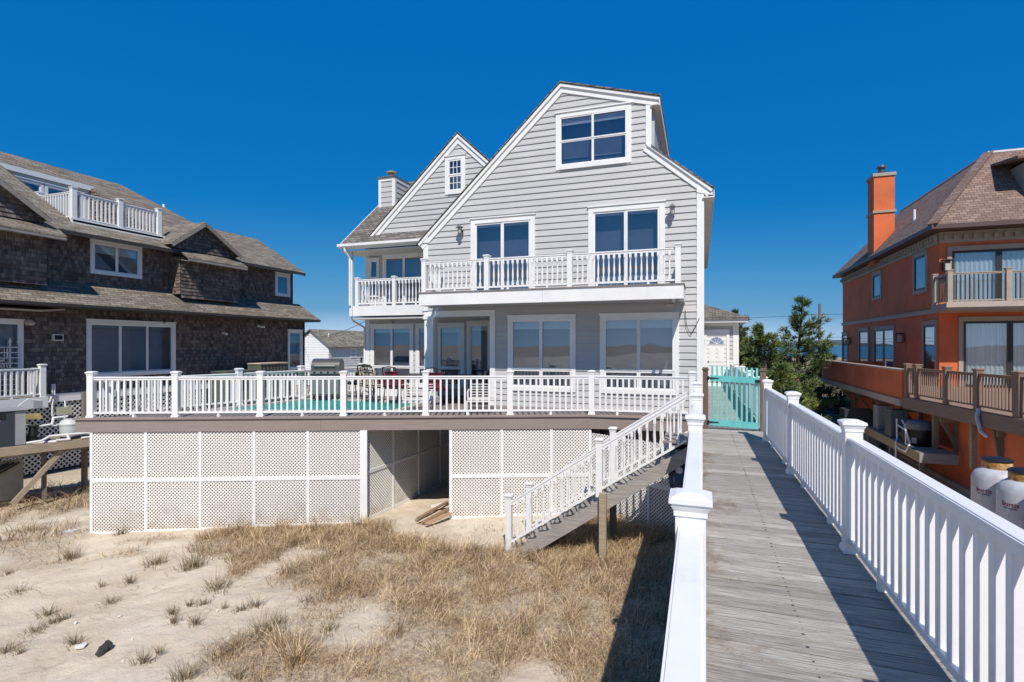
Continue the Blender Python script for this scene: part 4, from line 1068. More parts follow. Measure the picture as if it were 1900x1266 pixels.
bay(16.3, 19.25, 17.3, 6.92, 15.85, 19.1, mg=.05)
bay(7.4, 11.5, 9.45, 7.15, 7.3, 11.4)
# porch door with white wrought grille, awning slab, awning light, solar light
m = MB()
for y in (9.15, 9.5, 10.0, 10.25, 10.75, 10.98):
    m.bar((XN + .12, y, .1), (XN + .12, y, 1.75), .03, .03); m.prism([(XN + .11, y - .04, 1.72), (XN + .11, y + .04, 1.72), (XN + .11, y, 1.88)], (.02, 0, 0))
for z in [.2 + .17 * k for k in range(9)]: m.box(XN + .105, 9.1, z, XN + .135, 11.05, z + .025)
m.build('door_grille', 'white_paint', NH)
m = MB(); m.prism([(XN, 8, 2.85), (XN, 12.4, 2.85), (-20.1, 11.3, 2.72), (-20.1, 8, 2.72)], (0, 0, .06)); m.build('porch_canopy', 'cream_fabric', NH)
m = MB(); m.pipe([(XN, 11.2, 2.42), (XN + .15, 11.2, 2.42)], .03); m.lathe((XN + .28, 11.2, 2.34), [(.10, -.06), (.14, .02), (.05, .12)], 12); m.build('porch_light', 'cream_fabric', NH, smooth=True)
m = MB(); m.bar((XN + .02, 12.12, 1.9), (XN + .12, 12.12, 1.9), .3, .22, (0, 0, 1)); sl_ = m.build('solar_light', 'white_trim', NH)
m = MB(); m.box(XN + .121, 12.0, 1.82, XN + .128, 12.24, 1.98); m.build('solar_cell', 'dark_interior', sl_)
for y, z in ((15.9, 2.55), (18.9, 2.2), (21.0, 2.6), (21.15, 2.6)):
    m = MB(); m.tube((XN, y, z), (XN + .06, y, z), .07, .05, 10); m.tube((XN + .06, y, z), (XN + .2, y + .06, z - .06), .045, .06, 10); m.build('floodlight', 'white_trim', NH, smooth=True)
# base board, deck, deck railing, foundation lattice
m = MB(); m.box(XN + .02, 11.2, -.30, XN + .06, 24.3, -.02); m.build('base_board', 'white_trim', NH)
m = MB(); m.box(XN, 2, -.12, -19.9, 11.3, -.03); m.build('porch_deck', 'weathered_wood', NH)
m = MB(); m.box(-19.9, 2, -.36, -19.86, 11.34, -.02); m.box(XN, 11.3, -.36, -19.9, 11.34, -.02); m.build('porch_fascia', 'white_trim', NH)
railing('porch_railing', None, None, [(-19.95, 5.0, -.03), (-19.95, 8.1, -.03), (-19.95, 11.22, -.03), (XN + .08, 11.22, -.03)], h=.93, pitch=.15, bw=.05, post=.15, posth=1.03, parent=NH, skirt=False, posts=[0, 1, 2])
m = MB(); LF = Fr((XN + .0, 0, 0), (0, 1, 0), (1, 0, 0)); lattice(m, LF, 9.0, -2.6, 18, -.3, s=.17, wd=.04); m.build('foundation_lattice', 'soffit_white', NH)
m = MB(); m.box(-30, 2.2, -2.8, XN - .35, 24, -.04); m.build('foundation', 'driftwood', NH)
m = MB(); m.tube((-25.2, 19.4, 7.6), (-25.2, 19.4, 9.0 - .35), .06, n=10); m.build('vent_pipe', 'white_trim', NH)

# ================================================================== right neighbour, orange stucco
OH = thing('orange_stucco_house', 'orange stucco house with tan trim, brown shingle roof and tall chimney on the right', 'house', (12, 32, -2.4))
XO, YO = 9.0, 25.7
OS = Fr((XO, 0, 0), (0, 1, 0), (-1, 0, 0)); OF = Fr((0, YO, 0), (1, 0, 0), (0, -1, 0)); ST = 'orange_stucco'
# side windows: y position from the picture columns on the wall plane
def oy(px): return on_line(px, (XO, 0), (XO, 10))[1]
def ox(px): return on_line(px, (0, YO), (10, YO))[0]
def ow(fr, a0, b0, a1, b1, cols=1, **kw):
    return window(OH, fr, a0, b0, a1, b1, cols, 1, .15, tmat='tan_trim', smat='dark_iron', sash=.09, proud=.05, **kw)
ow(OS, oy(1636.5), 4.05, oy(1619.5), 5.55); ow(OS, oy(1721.6), 3.85, oy(1695.7), 5.62)
ow(OS, oy(1574), .3, oy(1562.6) - .1, 2.45); ow(OS, oy(1613), .0, oy(1594), 2.6, name='side_door', bottom=False); ow(OS, oy(1661), .0, oy(1622), 2.6, cols=2, name='side_door', bottom=False)
ow(OS, oy(1739.4), .0, oy(1712.7), 2.62)
ow(OF, ox(1757), 3.25, ox(1757) + 3.3, 5.5, cols=2, name='balcony_door', bottom=False, curtain=True)
ow(OF, ox(1757) + 3.3, 3.25, 16.2, 5.5, cols=3, name='balcony_door', bottom=False, curtain=True)
ow(OF, ox(1778), .0, ox(1778) + 3.25, 2.72, cols=2, name='terrace_door', bottom=False, curtain=True); ow(OF, ox(1778) + 3.25, .0, 16, 2.72, cols=3, name='terrace_door', bottom=False, curtain=True)
m = MB(); wallpoly(m, OS, [(YO, -.05), (40.9, -.05), (40.9, 6.1), (YO, 6.1)], -.3, 0); wallpoly(m, OF, [(XO + .3, -.05), (19, -.05), (19, 6.1), (XO + .3, 6.1)], -.3, 0); m.box(XO + .3, 40.6, -.05, 19, 40.9, 6.1); m.build('stucco_wall', ST, OH)
m = MB(); m.fbox(OS, YO - .06, 2.92, 40.95, 3.06, .0, .06); m.fbox(OS, YO - .09, 3.06, 40.98, 3.10, .0, .10); m.fbox(OF, XO - .06, 2.92, 19, 3.06, .0, .06); m.fbox(OF, XO - .09, 3.06, 19, 3.10, .0, .10)
m.build('belt_course', 'belt_trim', OH)
m = MB(); m.fbox(OS, YO - .05, 5.68, 40.95, 6.12, .0, .05); m.fbox(OF, XO - .05, 5.68, 19, 6.12, .0, .05); m.build('frieze', 'tan_trim', OH)
for nm, fr, a0, a1 in (('dentils', OS, YO, 40.9), ('dentils', OF, XO + .1, 15)):
    a = a0
    while a < a1: m = MB(); m.fbox(fr, a, 5.80, a + .13, 5.98, .05, .16); m.build('dentil', 'tan_trim', OH); a += .32
# roof (steep hipped, flat top)
xe, ye, ze = 8.5, 24.9, 6.30; s = 3.0; k = 1.15; zt = ze + k * s; yb = 41.3
m = MB(); m.prism([(xe, ye, ze), (xe, yb, ze), (xe + s, yb - s, zt), (xe + s, ye + s, zt)], (.06, 0, -.06)); m.build('roof', 'shingle_roof_red', OH)
m = MB(); m.prism([(xe, ye, ze), (19, ye, ze), (19, ye + s, zt), (xe + s, ye + s, zt)], (0, .06, -.06)); m.build('roof', 'shingle_roof_red', OH)
m = MB(); m.prism([(xe, yb, ze), (19, yb, ze), (19, yb - s, zt), (xe + s, yb - s, zt)], (0, -.06, -.06)); m.build('roof', 'shingle_roof_red', OH)
m = MB(); m.box(xe + s - .06, ye + s - .06, zt - .04, 19, yb - s, zt + .04); m.build('roof_cap', 'soffit_white', OH)
m = MB()
N_ = 34
for i in range(N_):
    t0 = i / N_; c = V(xe + s * t0, ye + s * t0, ze + k * s * t0 + .0); d = V(1, 1, k).normalized() * .17
    m.prism([c + V(-.13, .13, .02), c + V(.13, -.13, .02), c + V(.13, -.13, .02) + d, c + V(-.13, .13, .02) + d], V(-.02, -.02, .02))
m.build('hip_cap', 'shingle_roof_red', OH)
m = MB(); m.box(xe - .03, ye - .03, ze - .17, xe, yb, ze + .0); m.box(xe, ye - .03, ze - .17, 19, ye, ze + .0); m.build('fascia', 'plum_fascia', OH)
m = MB(); m.box(xe, ye, ze - .16, XO, yb, ze - .13); m.box(XO, ye, ze - .16, 19, YO, ze - .13); m.build('soffit', 'plum_fascia', OH)
# dormer on the front slope
dy = ye + 1.0; m = MB(); m.box(11.8, dy - .35, 7.6, 14, dy + 1.2, 8.68); dm = m.build('dormer', 'tan_trim', OH)
m = MB(); m.prism([(11.3, dy - .6, 8.68), (14.3, dy - .6, 8.68), (14.3, dy + 1.6, 9.0), (11.3, dy + 1.6, 9.0)], (0, 0, .10)); m.build('dormer_roof', 'shingle_roof_red', dm)
window(OH, Fr((0, dy - .36, 0), (1, 0, 0), (0, -1, 0)), 11.95, 7.72, 12.85, 8.55, 1, 1, .08, tmat='tan_trim', smat='dark_iron', room=.1, name='dormer_window')
# chimney
m = MB(); m.box(8.72, 33.1, 5.9, 9.66, 34.2, 10.55); oc = m.build('chimney', ST, OH)
for z0b, z1b in ((10.55, 10.72), (8.62, 8.74)): m = MB(); m.box(8.66, 33.04, z0b, 9.72, 34.26, z1b); m.build('chimney_band', 'tan_trim', oc)
m = MB(); m.lathe((9.2, 33.6, 10.72), [(.15, 0), (.15, .35)], 14); m.lathe((9.2, 33.6, 10.72), [(.2, .36), (.24, .42), (.2, .5)], 14); m.build('flue', 'grill_lid', oc, smooth=True)
m = MB(); m.tube((9.6, 30.2, 7.2), (9.6, 30.2, 8.05), .06); m.build('vent_pipe', 'white_trim', OH)
def box_lantern(par, p, nrm, s=1.0):
    p = Vector(p); nrm = Vector(nrm); c = p + nrm * .22 * s; m = MB(); u = V(0, 0, 1)
    m.bar(p, p + nrm * .04, .12 * s, .3 * s); m.bar(p + V(0, 0, .2 * s), c + V(0, 0, .2 * s), .03, .03)
    for dx in (-1, 1):
        for dy in (-1, 1): q = c + V(dx, dy, 0) * .12 * s; m.bar(q + V(0, 0, -.2 * s), q + V(0, 0, .2 * s), .025, .025, (0, 1, 0))
    m.box(c.x - .17 * s, c.y - .17 * s, c.z + .2 * s, c.x + .17 * s, c.y + .17 * s, c.z + .25 * s); m.box(c.x - .13 * s, c.y - .13 * s, c.z - .22 * s, c.x + .13 * s, c.y + .13 * s, c.z - .19 * s)
    o = m.build('wall_lantern', 'dark_iron', par); g = MB(); g.box(c.x - .08 * s, c.y - .08 * s, c.z - .17 * s, c.x + .08 * s, c.y + .08 * s, c.z + .12 * s); g.build('lamp_glass', 'lantern_glass', o)
box_lantern(OH, (XO, oy(1678), 1.95), (-1, 0, 0)); box_lantern(OH, (XO, oy(1577) - .2, 1.85), (-1, 0, 0)); box_lantern(OH, (XO + .18, YO, 4.75), (0, -1, 0))
# upper balcony
m = MB(); m.box(8.72, 24.15, 2.95, 18, YO - .03, 3.2); ob_ = m.build('balcony_floor', 'tan_trim', OH)
m = MB(); m.box(8.66, 24.08, 3.04, 18, 24.15, 3.24); m.build('balcony_fascia', 'belt_trim', ob_)
m = MB(); m.box(8.76, 24.2, 3.2, 18, YO - .1, 3.22); m.build('balcony_boards', 'terrace_wood', ob_)
railing('balcony_railing', None, None, [(8.8, 25.55, 3.2), (8.8, 24.22, 3.2), (10.55, 24.22, 3.2), (12.3, 24.22, 3.2), (14.05, 24.22, 3.2)], h=1.13, pitch=.13, bw=.03, post=.16, posth=1.22, parent=OH, mat='tan_trim', bmat='dark_iron', skirt=False, block=False)
# terrace
TP = [(6.2, 32.4), (6.2, 20.4), (6.85, 14.8), (7.6, 13.0), (19, 13.0), (19, 25.6), (8.95, 25.6), (8.95, 32.4)]
m = MB(); m.prism([(x, y, -.01) for x, y in TP], (0, 0, -.05)); m.build('terrace_floor', 'terrace_wood', OH)
m = MB(); m.box(6.16, 20.45, -.12, 6.32, 32.4, .80); m.box(6.32, 32.24, -.12, 8.9, 32.4, .8); m.build('parapet', ST, OH)
m = MB(); m.box(6.12, 20.40, .80, 6.36, 32.44, .86); m.build('parapet_cap', 'belt_trim', OH)
m = MB(); m.box(6.10, 20.45, -.34, 6.30, 32.44, -.12); m.build('parapet_base', 'belt_trim', OH)
m = MB()
for i in range(1, 3):
    a, b = TP[i], TP[i + 1]; m.bar((a[0], a[1], -.21), (b[0], b[1], -.21), .06, .36)
m.bar((7.6, 13.0, -.21), (19, 13.0, -.21), .06, .36); m.build('terrace_beam', 'terrace_beam', OH)
edge = lambda y: 6.26 + (20.3 - y) * .1165
tpx = [1703, 1757, 1815, 1890]
tp = [(6.28, 20.3, 0)] + [(*on_line(p, (6.27, 20.4), (6.92, 14.8)), 0) for p in tpx] + [(7.68, 13.12, 0), (9.6, 13.12, 0)]
railing('terrace_railing', None, None, tp, h=.93, pitch=.12, bw=.028, post=.15, posth=1.02, parent=OH, mat='terrace_wood_vertical', bmat='terrace_wood_vertical', skirt=False, block=False)
# lower storey wall under the terrace with footing, braces, hanging posts
m = MB(); m.box(6.95, 9.0, -2.9, 7.15, 30, -.05); m.box(7.15, 29.8, -2.9, 12, 30, -.05); m.box(9, 30, -2.9, 9.2, 40.9, -.05); m.build('lower_stucco_wall', ST, OH)
m = MB(); m.box(6.78, 9.0, -2.7, 6.95, 30.1, -2.26); m.build('footing', 'belt_trim', OH)
for y in (28.9, 26.3, 23.9, 21.2, 18.6, 16.2, 14.0):
    e = edge(min(y, 20.4)) if y < 20.4 else 6.26
    m = MB(); m.bar((6.92, y, -1.25), (e + .06, y, -.40), .09, .09); m.box(6.86, y - .05, -1.5, 6.948, y + .05, -.4); m.build('brace', 'treated_wood' if y > 20 else 'weathered_post', OH)
    m = MB(); m.box(e + .06, y - .12, -.58, 6.94, y - .05, -.36); m.build('joist', 'treated_wood', OH)
OP = thing('equipment_platform', 'weathered plank shelf along the orange wall carrying the air conditioners', 'platform', (6.3, 19, -2.3))
m = MB(); m.box(5.90, 18.1, -1.48, 6.76, 23.4, -1.40); m.build('platform_boards', 'weathered_wood', OP)
m = MB(); m.box(5.86, 18.1, -1.68, 5.90, 23.4, -1.41); m.build('platform_rim', 'treated_wood', OP)
m = MB(); m.box(5.86, 18.05, -1.68, 6.77, 18.095, -1.41); m.build('platform_rim', 'weathered_wood', OP)
for x, y, zt_ in ((5.97, 23.2, -1.5), (5.97, 20.8, -1.5), (5.97, 18.25, -1.5)):
    m = MB(); m.box(x - .05, y - .05, -2.6, x + .05, y + .05, zt_); m.build('platform_leg', 'weathered_post', OP)
for px_, zb_ in ((1735, -1.8), (1806, -1.57)):
    x, y = on_line(px_, (6.34, 20.4), (6.99, 14.8)); m = MB(); m.box(x - .06, y - .06, zb_, x + .06, y + .06, -.40); m.build('hanging_post', 'treated_wood', OP)
# air conditioners, filter, pump on the platform
def ac(name, label, x, y, z, w, d, h, mat, group=None, grille=True):
    t_ = thing(name, label, 'air conditioner', (x, y, z), group)
    m = MB(); m.box(x - w / 2 + .02, y - d / 2 + .02, z + .03, x + w / 2 - .02, y + d / 2 - .02, z + h - .04)
    for sx in (-1, 1):
        for sy in (-1, 1): cx, cy = x + sx * (w / 2 - .03), y + sy * (d / 2 - .03); m.box(cx - .03, cy - .03, z, cx + .03, cy + .03, z + h - .04)
    m.build('cabinet', mat, t_)
    m = MB(); kk = 14
    for i in range(kk):
        for sy in (-1, 1): a = x - w / 2 + .07 + (w - .14) * i / (kk - 1); m.box(a - .008, y + sy * (d / 2 - .019) - .008, z + .06, a + .008, y + sy * (d / 2 - .019) + .008, z + h - .08)
        a = y - d / 2 + .07 + (d - .14) * i / (kk - 1)
        for sx in (-1, 1): m.box(x + sx * (w / 2 - .019) - .008, a - .008, z + .06, x + sx * (w / 2 - .019) + .008, a + .008, z + h - .08)
    m.build('louvres', mat, t_)
    m = MB(); m.box(x - w / 2, y - d / 2, z + h - .04, x + w / 2, y + d / 2, z + h); m.build('top_panel', mat, t_)
    m = MB(); m.lathe((x, y, z + h + .001), [(w * .40, 0), (w * .40, .015)], 18)
    m.build('fan_guard', 'dark_iron', t_); return t_
ac('air_conditioner', 'pale grey air conditioner on the plank shelf, farther of the upright pair', 6.25, 22.6, -1.40, .50, .5, .86, 'equipment_light')
ac('air_conditioner', 'dark slatted air conditioner on the plank shelf under the orange terrace', 6.15, 20.95, -1.40, .48, .55, .90, 'slate_grey')
ac('air_conditioner', 'wide dark air conditioner on a concrete pad at the far end of the orange wall', 5.9, 24.6, -1.75, 1.0, .8, .85, 'equipment_grey')
m = MB(); m.box(5.4, 24.0, -2.6, 6.5, 25.3, -1.75); tag(m.build('equipment_pad', 'concrete_grey'), 'concrete pad under the wide dark air conditioner', 'pad')
PF = thing('pool_heater_drum', 'large black drum with grey lid and white label on the plank shelf', 'drum', (6.3, 19.4, -1.4))
m = MB(); m.lathe((6.3, 19.4, -1.40), [(.29, 0), (.33, .05), (.345, .36), (.33, .50)], 24); m.build('drum', 'black_metal', PF, smooth=True)
m = MB(); m.lathe((6.3, 19.4, -.90), [(.35, 0), (.36, .16), (.30, .24), (.1, .27)], 24); m.build('lid', 'slate_grey', PF, smooth=True)
m = MB(); m.bar((6.02, 19.13, -1.22), (6.12, 19.06, -1.22), .012, .17); m.build('label_plate', 'equipment_light', PF)
PU2 = thing('pool_pump', 'small dark pump with a pale lid between the slatted unit and the black drum', 'pump', (6.1, 20.1, -1.4))
m = MB(); m.tube((6.1, 19.95, -1.18), (6.1, 20.4, -1.18), .10, .10, 14); m.tube((6.1, 19.85, -1.4), (6.1, 19.85, -.95), .11, .12, 14); m.build('pump_body', 'equipment_grey', PU2, smooth=True)
m = MB(); m.tube((6.1, 19.85, -.95), (6.1, 19.85, -.90), .13, .12, 14); m.build('pump_lid', 'equipment_light', PU2, smooth=True)
pipes = MB(); pr = .026
pipes.pipe([(5.98, 20.3, -.72), (5.96, 20.2, -1.35), (5.84, 19.9, -1.42), (5.80, 19.8, -2.4)], pr)
pipes.pipe([(5.95, 20.1, -.9), (5.92, 19.3, -.95), (5.92, 19.3, -1.36), (5.95, 18.8, -1.37)], pr); pipes.pipe([(6.0, 19.9, -.72), (5.95, 19.5, -.80), (5.93, 19.0, -1.30)], pr); pipes.pipe([(5.84, 19.8, -1.55), (5.82, 19.0, -1.56), (5.82, 18.7, -1.3)], pr)
tag(pipes.build('pipework', 'pvc_white', smooth=True), 'white plastic pipes looping beside the black drum on the plank shelf', 'pipes')
m = MB(); m.pipe([(6.9, 13.4, -.45), (6.88, 13.35, -1.1), (6.86, 13.2, -1.3), (6.86, 13.25, -1.42)], .03); tag(m.build('downspout_hose', 'pvc_white', smooth=True), 'pale curved pipe hanging down the orange wall above the gas tanks', 'pipe')
# something wrapped and hanging over the beam
m = MB(); m.pipe([(6.62, 16.55, .05), (6.56, 16.5, -.15), (6.6, 16.4, -.5), (6.7, 16.3, -.62)], .05, 7); tag(m.build('rag', 'tank_white', smooth=True), 'pale rag hanging over the brown terrace beam', 'rag')
# loose planks at wall foot
for i, (x, y, a) in enumerate(((5.9, 19.8, .1), (6.0, 17.0, -.12), (5.6, 21, .2))):
    m = MB(); d = V(math.sin(a), math.cos(a), 0); c = V(x, y, -2.30 + .03 * i); m.bar(c - d * 1.4, c + d * 1.4, .14, .04)
    tag(m.build('loose_board', 'weathered_wood'), ['grey board lying at the foot of the orange wall below the drum', 'short grey board lying near the gas tanks by the orange wall', 'grey board lying below the air conditioners by the orange wall'][i], 'board', 'boards lying along the orange wall')
# gas tanks
FONT = None
def curved_text(txt, size, c, R, ang, z, mat, parent, name='lettering', bold=.0):
    cu = bpy.data.curves.new('t', 'FONT'); cu.body = txt; cu.size = size; cu.align_x = 'CENTER'; cu.offset = bold; cu.resolution_u = 2
    o = bpy.data.objects.new('t', cu); COL.objects.link(o); bpy.context.view_layer.update()
    me = bpy.data.meshes.new_from_object(o.evaluated_get(bpy.context.evaluated_depsgraph_get())); bpy.data.objects.remove(o)
    m = MB()
    for p in me.polygons:
        pts = []
        for vi in p.vertices:
            v = me.vertices[vi].co; a = ang + v.x / R; pts.append((c[0] + (R + .004) * math.cos(a), c[1] + (R + .004) * math.sin(a), z + v.y))
        m.poly(pts, .5)
    return m.build(name, mat, parent, recalc=False)
def make_tank(x, y, z, label):
    t_ = thing('gas_tank', label, 'gas tank', (x, y, z), 'white gas tanks standing along the orange wall'); R = .38
    m = MB(); m.lathe((x, y, z), [(.30, 0), (.30, .06)], 24); m.lathe((x, y, z), [(.02, .06), (.22, .08), (.33, .15), (R, .27), (R, 1.22), (R - .012, 1.30), (R - .06, 1.38), (R - .14, 1.44), (.08, 1.47)], 32); m.build('tank_body', 'tank_white', t_, smooth=True)
    m = MB(); m.lathe((x, y, z), [(.215, 1.42), (.225, 1.44), (.225, 1.56), (.215, 1.58), (.20, 1.58), (.205, 1.43)], 24, caps=False); m.build('collar', 'rusty_collar', t_, smooth=True)
    m = MB(); m.lathe((x, y, z), [(.235, 1.585), (.24, 1.60), (.2, 1.635), (.05, 1.66)], 24); m.build('lid', 'black_metal', t_, smooth=True)
    a = math.atan2(-y, -x) - .52
    curved_text('burtis', .11, (x, y), R, a, z + 1.02, 'sign_red', t_, bold=.002); curved_text('PROPANE', .045, (x, y), R, a, z + .97, 'sign_dark', t_, bold=.001)
    return t_
TZ = -2.12
make_tank(5.30, 12.55, TZ, 'white gas tank with rusty collar, farthest of the three by the orange wall')
make_tank(5.34, 11.72, TZ - .03, 'white gas tank with rusty collar, between the two other tanks')
make_tank(5.40, 10.88, TZ - .06, 'white gas tank cut by the right edge, nearest of the three')
# ================================================================== equipment beside the left house
LP = thing('equipment_platform', 'timber platform by the brown house carrying pool heater and filter', 'platform', (-16.8, 8.8, -2.6))
ang = math.atan2(10.3 - 8.3, -16.2 + 16.9); U = V(math.cos(ang), math.sin(ang), 0); N2 = V(U.y, -U.x, 0)
O = V(-17.9, 5.7, -1.0)
LFm = Fr(tuple(O), tuple(U), tuple(N2))
def lpz(a): return -1.05 + .0 * a
m = MB(); m.fbox(LFm, -1, -.06, 5.35, .0, -1.5, 0); m.build('platform_boards', 'treated_wood', LP)
m = MB(); m.fbox(LFm, -1, -.22, 5.35, -.002, .0, .045); m.build('platform_rim', 'treated_wood', LP)
m = MB(); m.fbox(LFm, -1, -.36, 5.3, -.24, -.6, -.50); m.build('cross_beam', 'weathered_wood', LP)
for a in (.4, 3.9, 5.2):
    m = MB(); m.fbox(LFm, a, -1.8, a + .1, -.06, -.3, -.2); m.build('platform_leg', 'weathered_post', LP)
m = MB(); m.bar(LFm.P(3.3, -1.5, -.1), LFm.P(4.3, -.25, -.1), .1, .12); m.build('brace', 'treated_wood', LP)
m = MB(); m.fbox(LFm, -1.5, -1.5, 3.6, -.45, -.75, -.68); pb = m.build('pale_panel', 'pale_board'); tag(pb, 'weathered pale panel leaning under the timber platform', 'panel')
for i in range(3):
    m = MB(); m.bar(LFm.P(1.8 + .25 * i, -1.2, -.62 + .05 * i), LFm.P(3.3 + .1 * i, -.5, -.62 + .05 * i), .05, .05)
    tag(m.build('dark_pole', 'driftwood'), ['dark pole leaning lowest under the timber platform', 'dark pole leaning between two others under the timber platform', 'dark pole leaning highest under the timber platform'][i], 'pole', 'poles leaning under the platform')
# heater
HT = thing('pool_heater', 'dark blue-grey boxy pool heater with light side panel on the timber platform', 'pool heater', tuple(LFm.P(2.6, 0, -.5)))
def hb(a0, a1, b0, b1, w0, w1, nm, mat): m = MB(); m.fbox(LFm, a0, b0, a1, b1, w0, w1); return m.build(nm, mat, HT)
hb(1.9, 3.33, .0, .92, -.95, -.12, 'cabinet', 'equipment_grey'); hb(3.335, 3.56, .02, .90, -.93, -.14, 'side_panel', 'equipment_light'); hb(1.86, 3.60, .922, .95, -.98, -.09, 'top_panel', 'equipment_light')
hb(2.55, 3.15, .72, .88, -.118, -.10, 'control_panel', 'black_metal'); hb(2.62, 3.08, .68, .695, -.118, -.11, 'trim_strip', 'equipment_light'); hb(2.68, 2.92, .44, .50, -.118, -.112, 'badge', 'cream_fabric')
# pump and filter
PU = thing('pool_pump', 'black pool pump standing between the heater and the pale filter tank', 'pump', tuple(LFm.P(3.7, 0, -.5)))
m = MB(); m.tube(LFm.P(3.74, .12, -.9), LFm.P(3.74, .12, -.25), .09, .09, 14); m.tube(LFm.P(3.74, .2, -.3), LFm.P(3.74, .44, -.3), .11, .09, 14); m.tube(LFm.P(3.74, .44, -.3), LFm.P(3.74, .48, -.3), .12, .12, 14); m.build('pump_body', 'black_metal', PU, smooth=True)
m = MB(); m.fbox(LFm, 3.58, .0, 3.86, .03, -.9, -.2); m.build('pump_base', 'equipment_grey', PU)
FT = thing('filter_tank', 'pale grey-green round filter tank on the timber platform beside the deck corner', 'filter tank', tuple(LFm.P(4.75, 0, -.45)))
c = LFm.P(4.56, 0, -.45)
m = MB(); m.lathe(c, [(.18, .05), (.22, .08), (.245, .2), (.25, .38), (.265, .395), (.265, .43), (.25, .445), (.21, .53), (.10, .57)], 24); m.build('tank_body', 'filter_grey', FT, smooth=True)
m = MB(); m.lathe(c, [(.24, 0), (.22, .06)], 18); m.lathe(c, [(.07, .57), (.09, .62), (.05, .65)], 12); m.build('base_and_valve', 'black_metal', FT, smooth=True)
pp = MB(); r = .032; Q = LFm.P
pp.pipe([Q(3.55, .06, .0), Q(3.85, .08, .02), Q(4.05, .17, -.08), Q(4.4, .17, -.03), Q(4.44, .04, .02), Q(4.15, .05, .02)], r); pp.pipe([Q(4.1, .16, -.16), Q(4.85, .16, -.05), Q(5.0, .14, .0), Q(5.02, .04, .0), Q(4.7, .04, .02)], r)
pp.pipe([Q(3.78, .42, -.35), Q(4.15, .45, -.40), Q(4.18, .62, -.42), Q(4.5, .63, -.45)], r); pp.pipe([Q(3.6, .0, -.3), Q(3.9, .02, -.1), Q(4.2, .02, 0)], r); pp.pipe([Q(5.15, .05, -.3), Q(5.15, .25, -.3)], .05)
tag(pp.build('pipework', 'pvc_white', smooth=True), 'white plastic pipes looping round the pump and the filter tank on the platform', 'pipes')
EL_ = thing('electrical_box', 'tan junction box with loops of conduit behind the filter tank', 'electrical box', tuple(Q(4.2, .5, -1.3)))
m = MB(); m.fbox(LFm, 4.42, .60, 4.76, .82, -1.35, -1.22); m.build('enclosure', 'junction_box', EL_)
m = MB(); m.fbox(LFm, 3.92, .86, 4.1, 1.06, -1.35, -1.22); m.build('timer_box', 'equipment_light', EL_)
m = MB(); m.pipe([Q(3.86, .35, -1.3), Q(3.6, .5, -1.3), Q(3.6, .95, -1.3), Q(3.8, 1.12, -1.3), Q(4.1, 1.05, -1.3)], .016, 6); m.pipe([Q(4.12, .5, -1.28), Q(4.1, .35, -1.28), Q(4.4, .3, -1.28), Q(4.6, .42, -1.28), Q(4.6, .6, -1.28)], .02, 6)
m.pipe([Q(4.62, .82, -1.3), Q(4.62, 1.0, -1.35)], .022, 6)
wp = lambda px, z: V(XN + .1, on_line(px, (XN + .1, 0), (XN + .1, 10))[1], z)
m.pipe([wp(97, .32), wp(97, -.05), wp(92, -.28), wp(72, -.30)], .03, 6); m.pipe([wp(101, .32), wp(101, -.1), wp(97, -.4), wp(97, -.95)], .03, 6); m.build('conduit', 'pvc_white', EL_, smooth=True)
m = MB(); m.fbox(LFm, 3.75, .55, 4.05, .70, -1.34, -1.2); m.tube(Q(4.0, .60, -1.2), Q(4.0, .60, -1.12), .07, .07, 12); m.build('valve', 'brass_valve', EL_)
m = MB(); m.tube(Q(5.0, -1.6, -1.0), Q(5.0, 1.25, -1.0), .08, .08, 8); tag(m.build('old_post', 'weathered_post'), 'rough dark timber post behind the filter tank by the deck corner', 'post')

# green boxes along the brown house
for i, (y, w, h, lb) in enumerate(((18.9, 1.7, .42, 'low wide green box against the brown shingled wall'), (20.9, 1.7, .72, 'taller green slatted box against the brown shingled wall'))):
    t_ = thing('utility_box', lb, 'box', (-20.1, y, -.1), 'green boxes against the brown house')
    m = MB(); m.box(-20.5, y - w / 2, -2.4, -19.7, y + w / 2, h); m.build('cabinet', 'dark_green_box', t_)
    m = MB(); m.box(-20.55, y - w / 2 - .04, h, -19.65, y + w / 2 + .04, h + .05); m.build('lid', 'cream_fabric' if i else 'dark_green_box', t_)
    m = MB()
    for k in range(8): a = y - w / 2 + .1 + k * (w - .2) / 7; m.box(-19.70, a - .02, -.4, -19.68, a + .02, h - .04)
    m.build('slats', 'dark_iron', t_)

# ================================================================== grill
gx, gy = -10.75, 13.6
GR = thing('gas_grill', 'stainless gas grill with side shelves behind the pool by the left railing', 'grill', (gx, gy, 0))
GF = Fr((gx, gy, 0), (.93, .36, 0), (.36, -.93, 0))
m = MB(); m.fbox(GF, -.42, .12, .42, .78, -.26, .26); m.build('cart', 'grill_lid', GR)
m = MB(); m.fbox(GF, -.40, .16, -.01, .70, .262, .275); m.fbox(GF, .01, .16, .40, .70, .262, .275); m.build('cart_door', 'steel', GR)
m = MB()
prof = [(.28, .86), (.29, 1.0), (.24, 1.12), (.12, 1.21), (-.05, 1.23), (-.2, 1.17), (-.27, 1.05), (-.27, .86)]
m.prism([GF.P(-.42, b, w) for w, b in prof], GF.u * .84); m.build('lid', 'grill_lid', GR, smooth=True)
m = MB(); m.tube(GF.P(-.3, 1.02, .34), GF.P(.3, 1.02, .34), .014, .014, 8); m.bar(GF.P(-.3, 1.02, .27), GF.P(-.3, 1.02, .34), .02, .02); m.bar(GF.P(.3, 1.02, .27), GF.P(.3, 1.02, .34), .02, .02); m.build('lid_handle', 'steel', GR)
m = MB(); m.fbox(GF, -.44, .78, .44, .86, -.28, .33); m.build('control_panel', 'steel', GR)
m = MB()
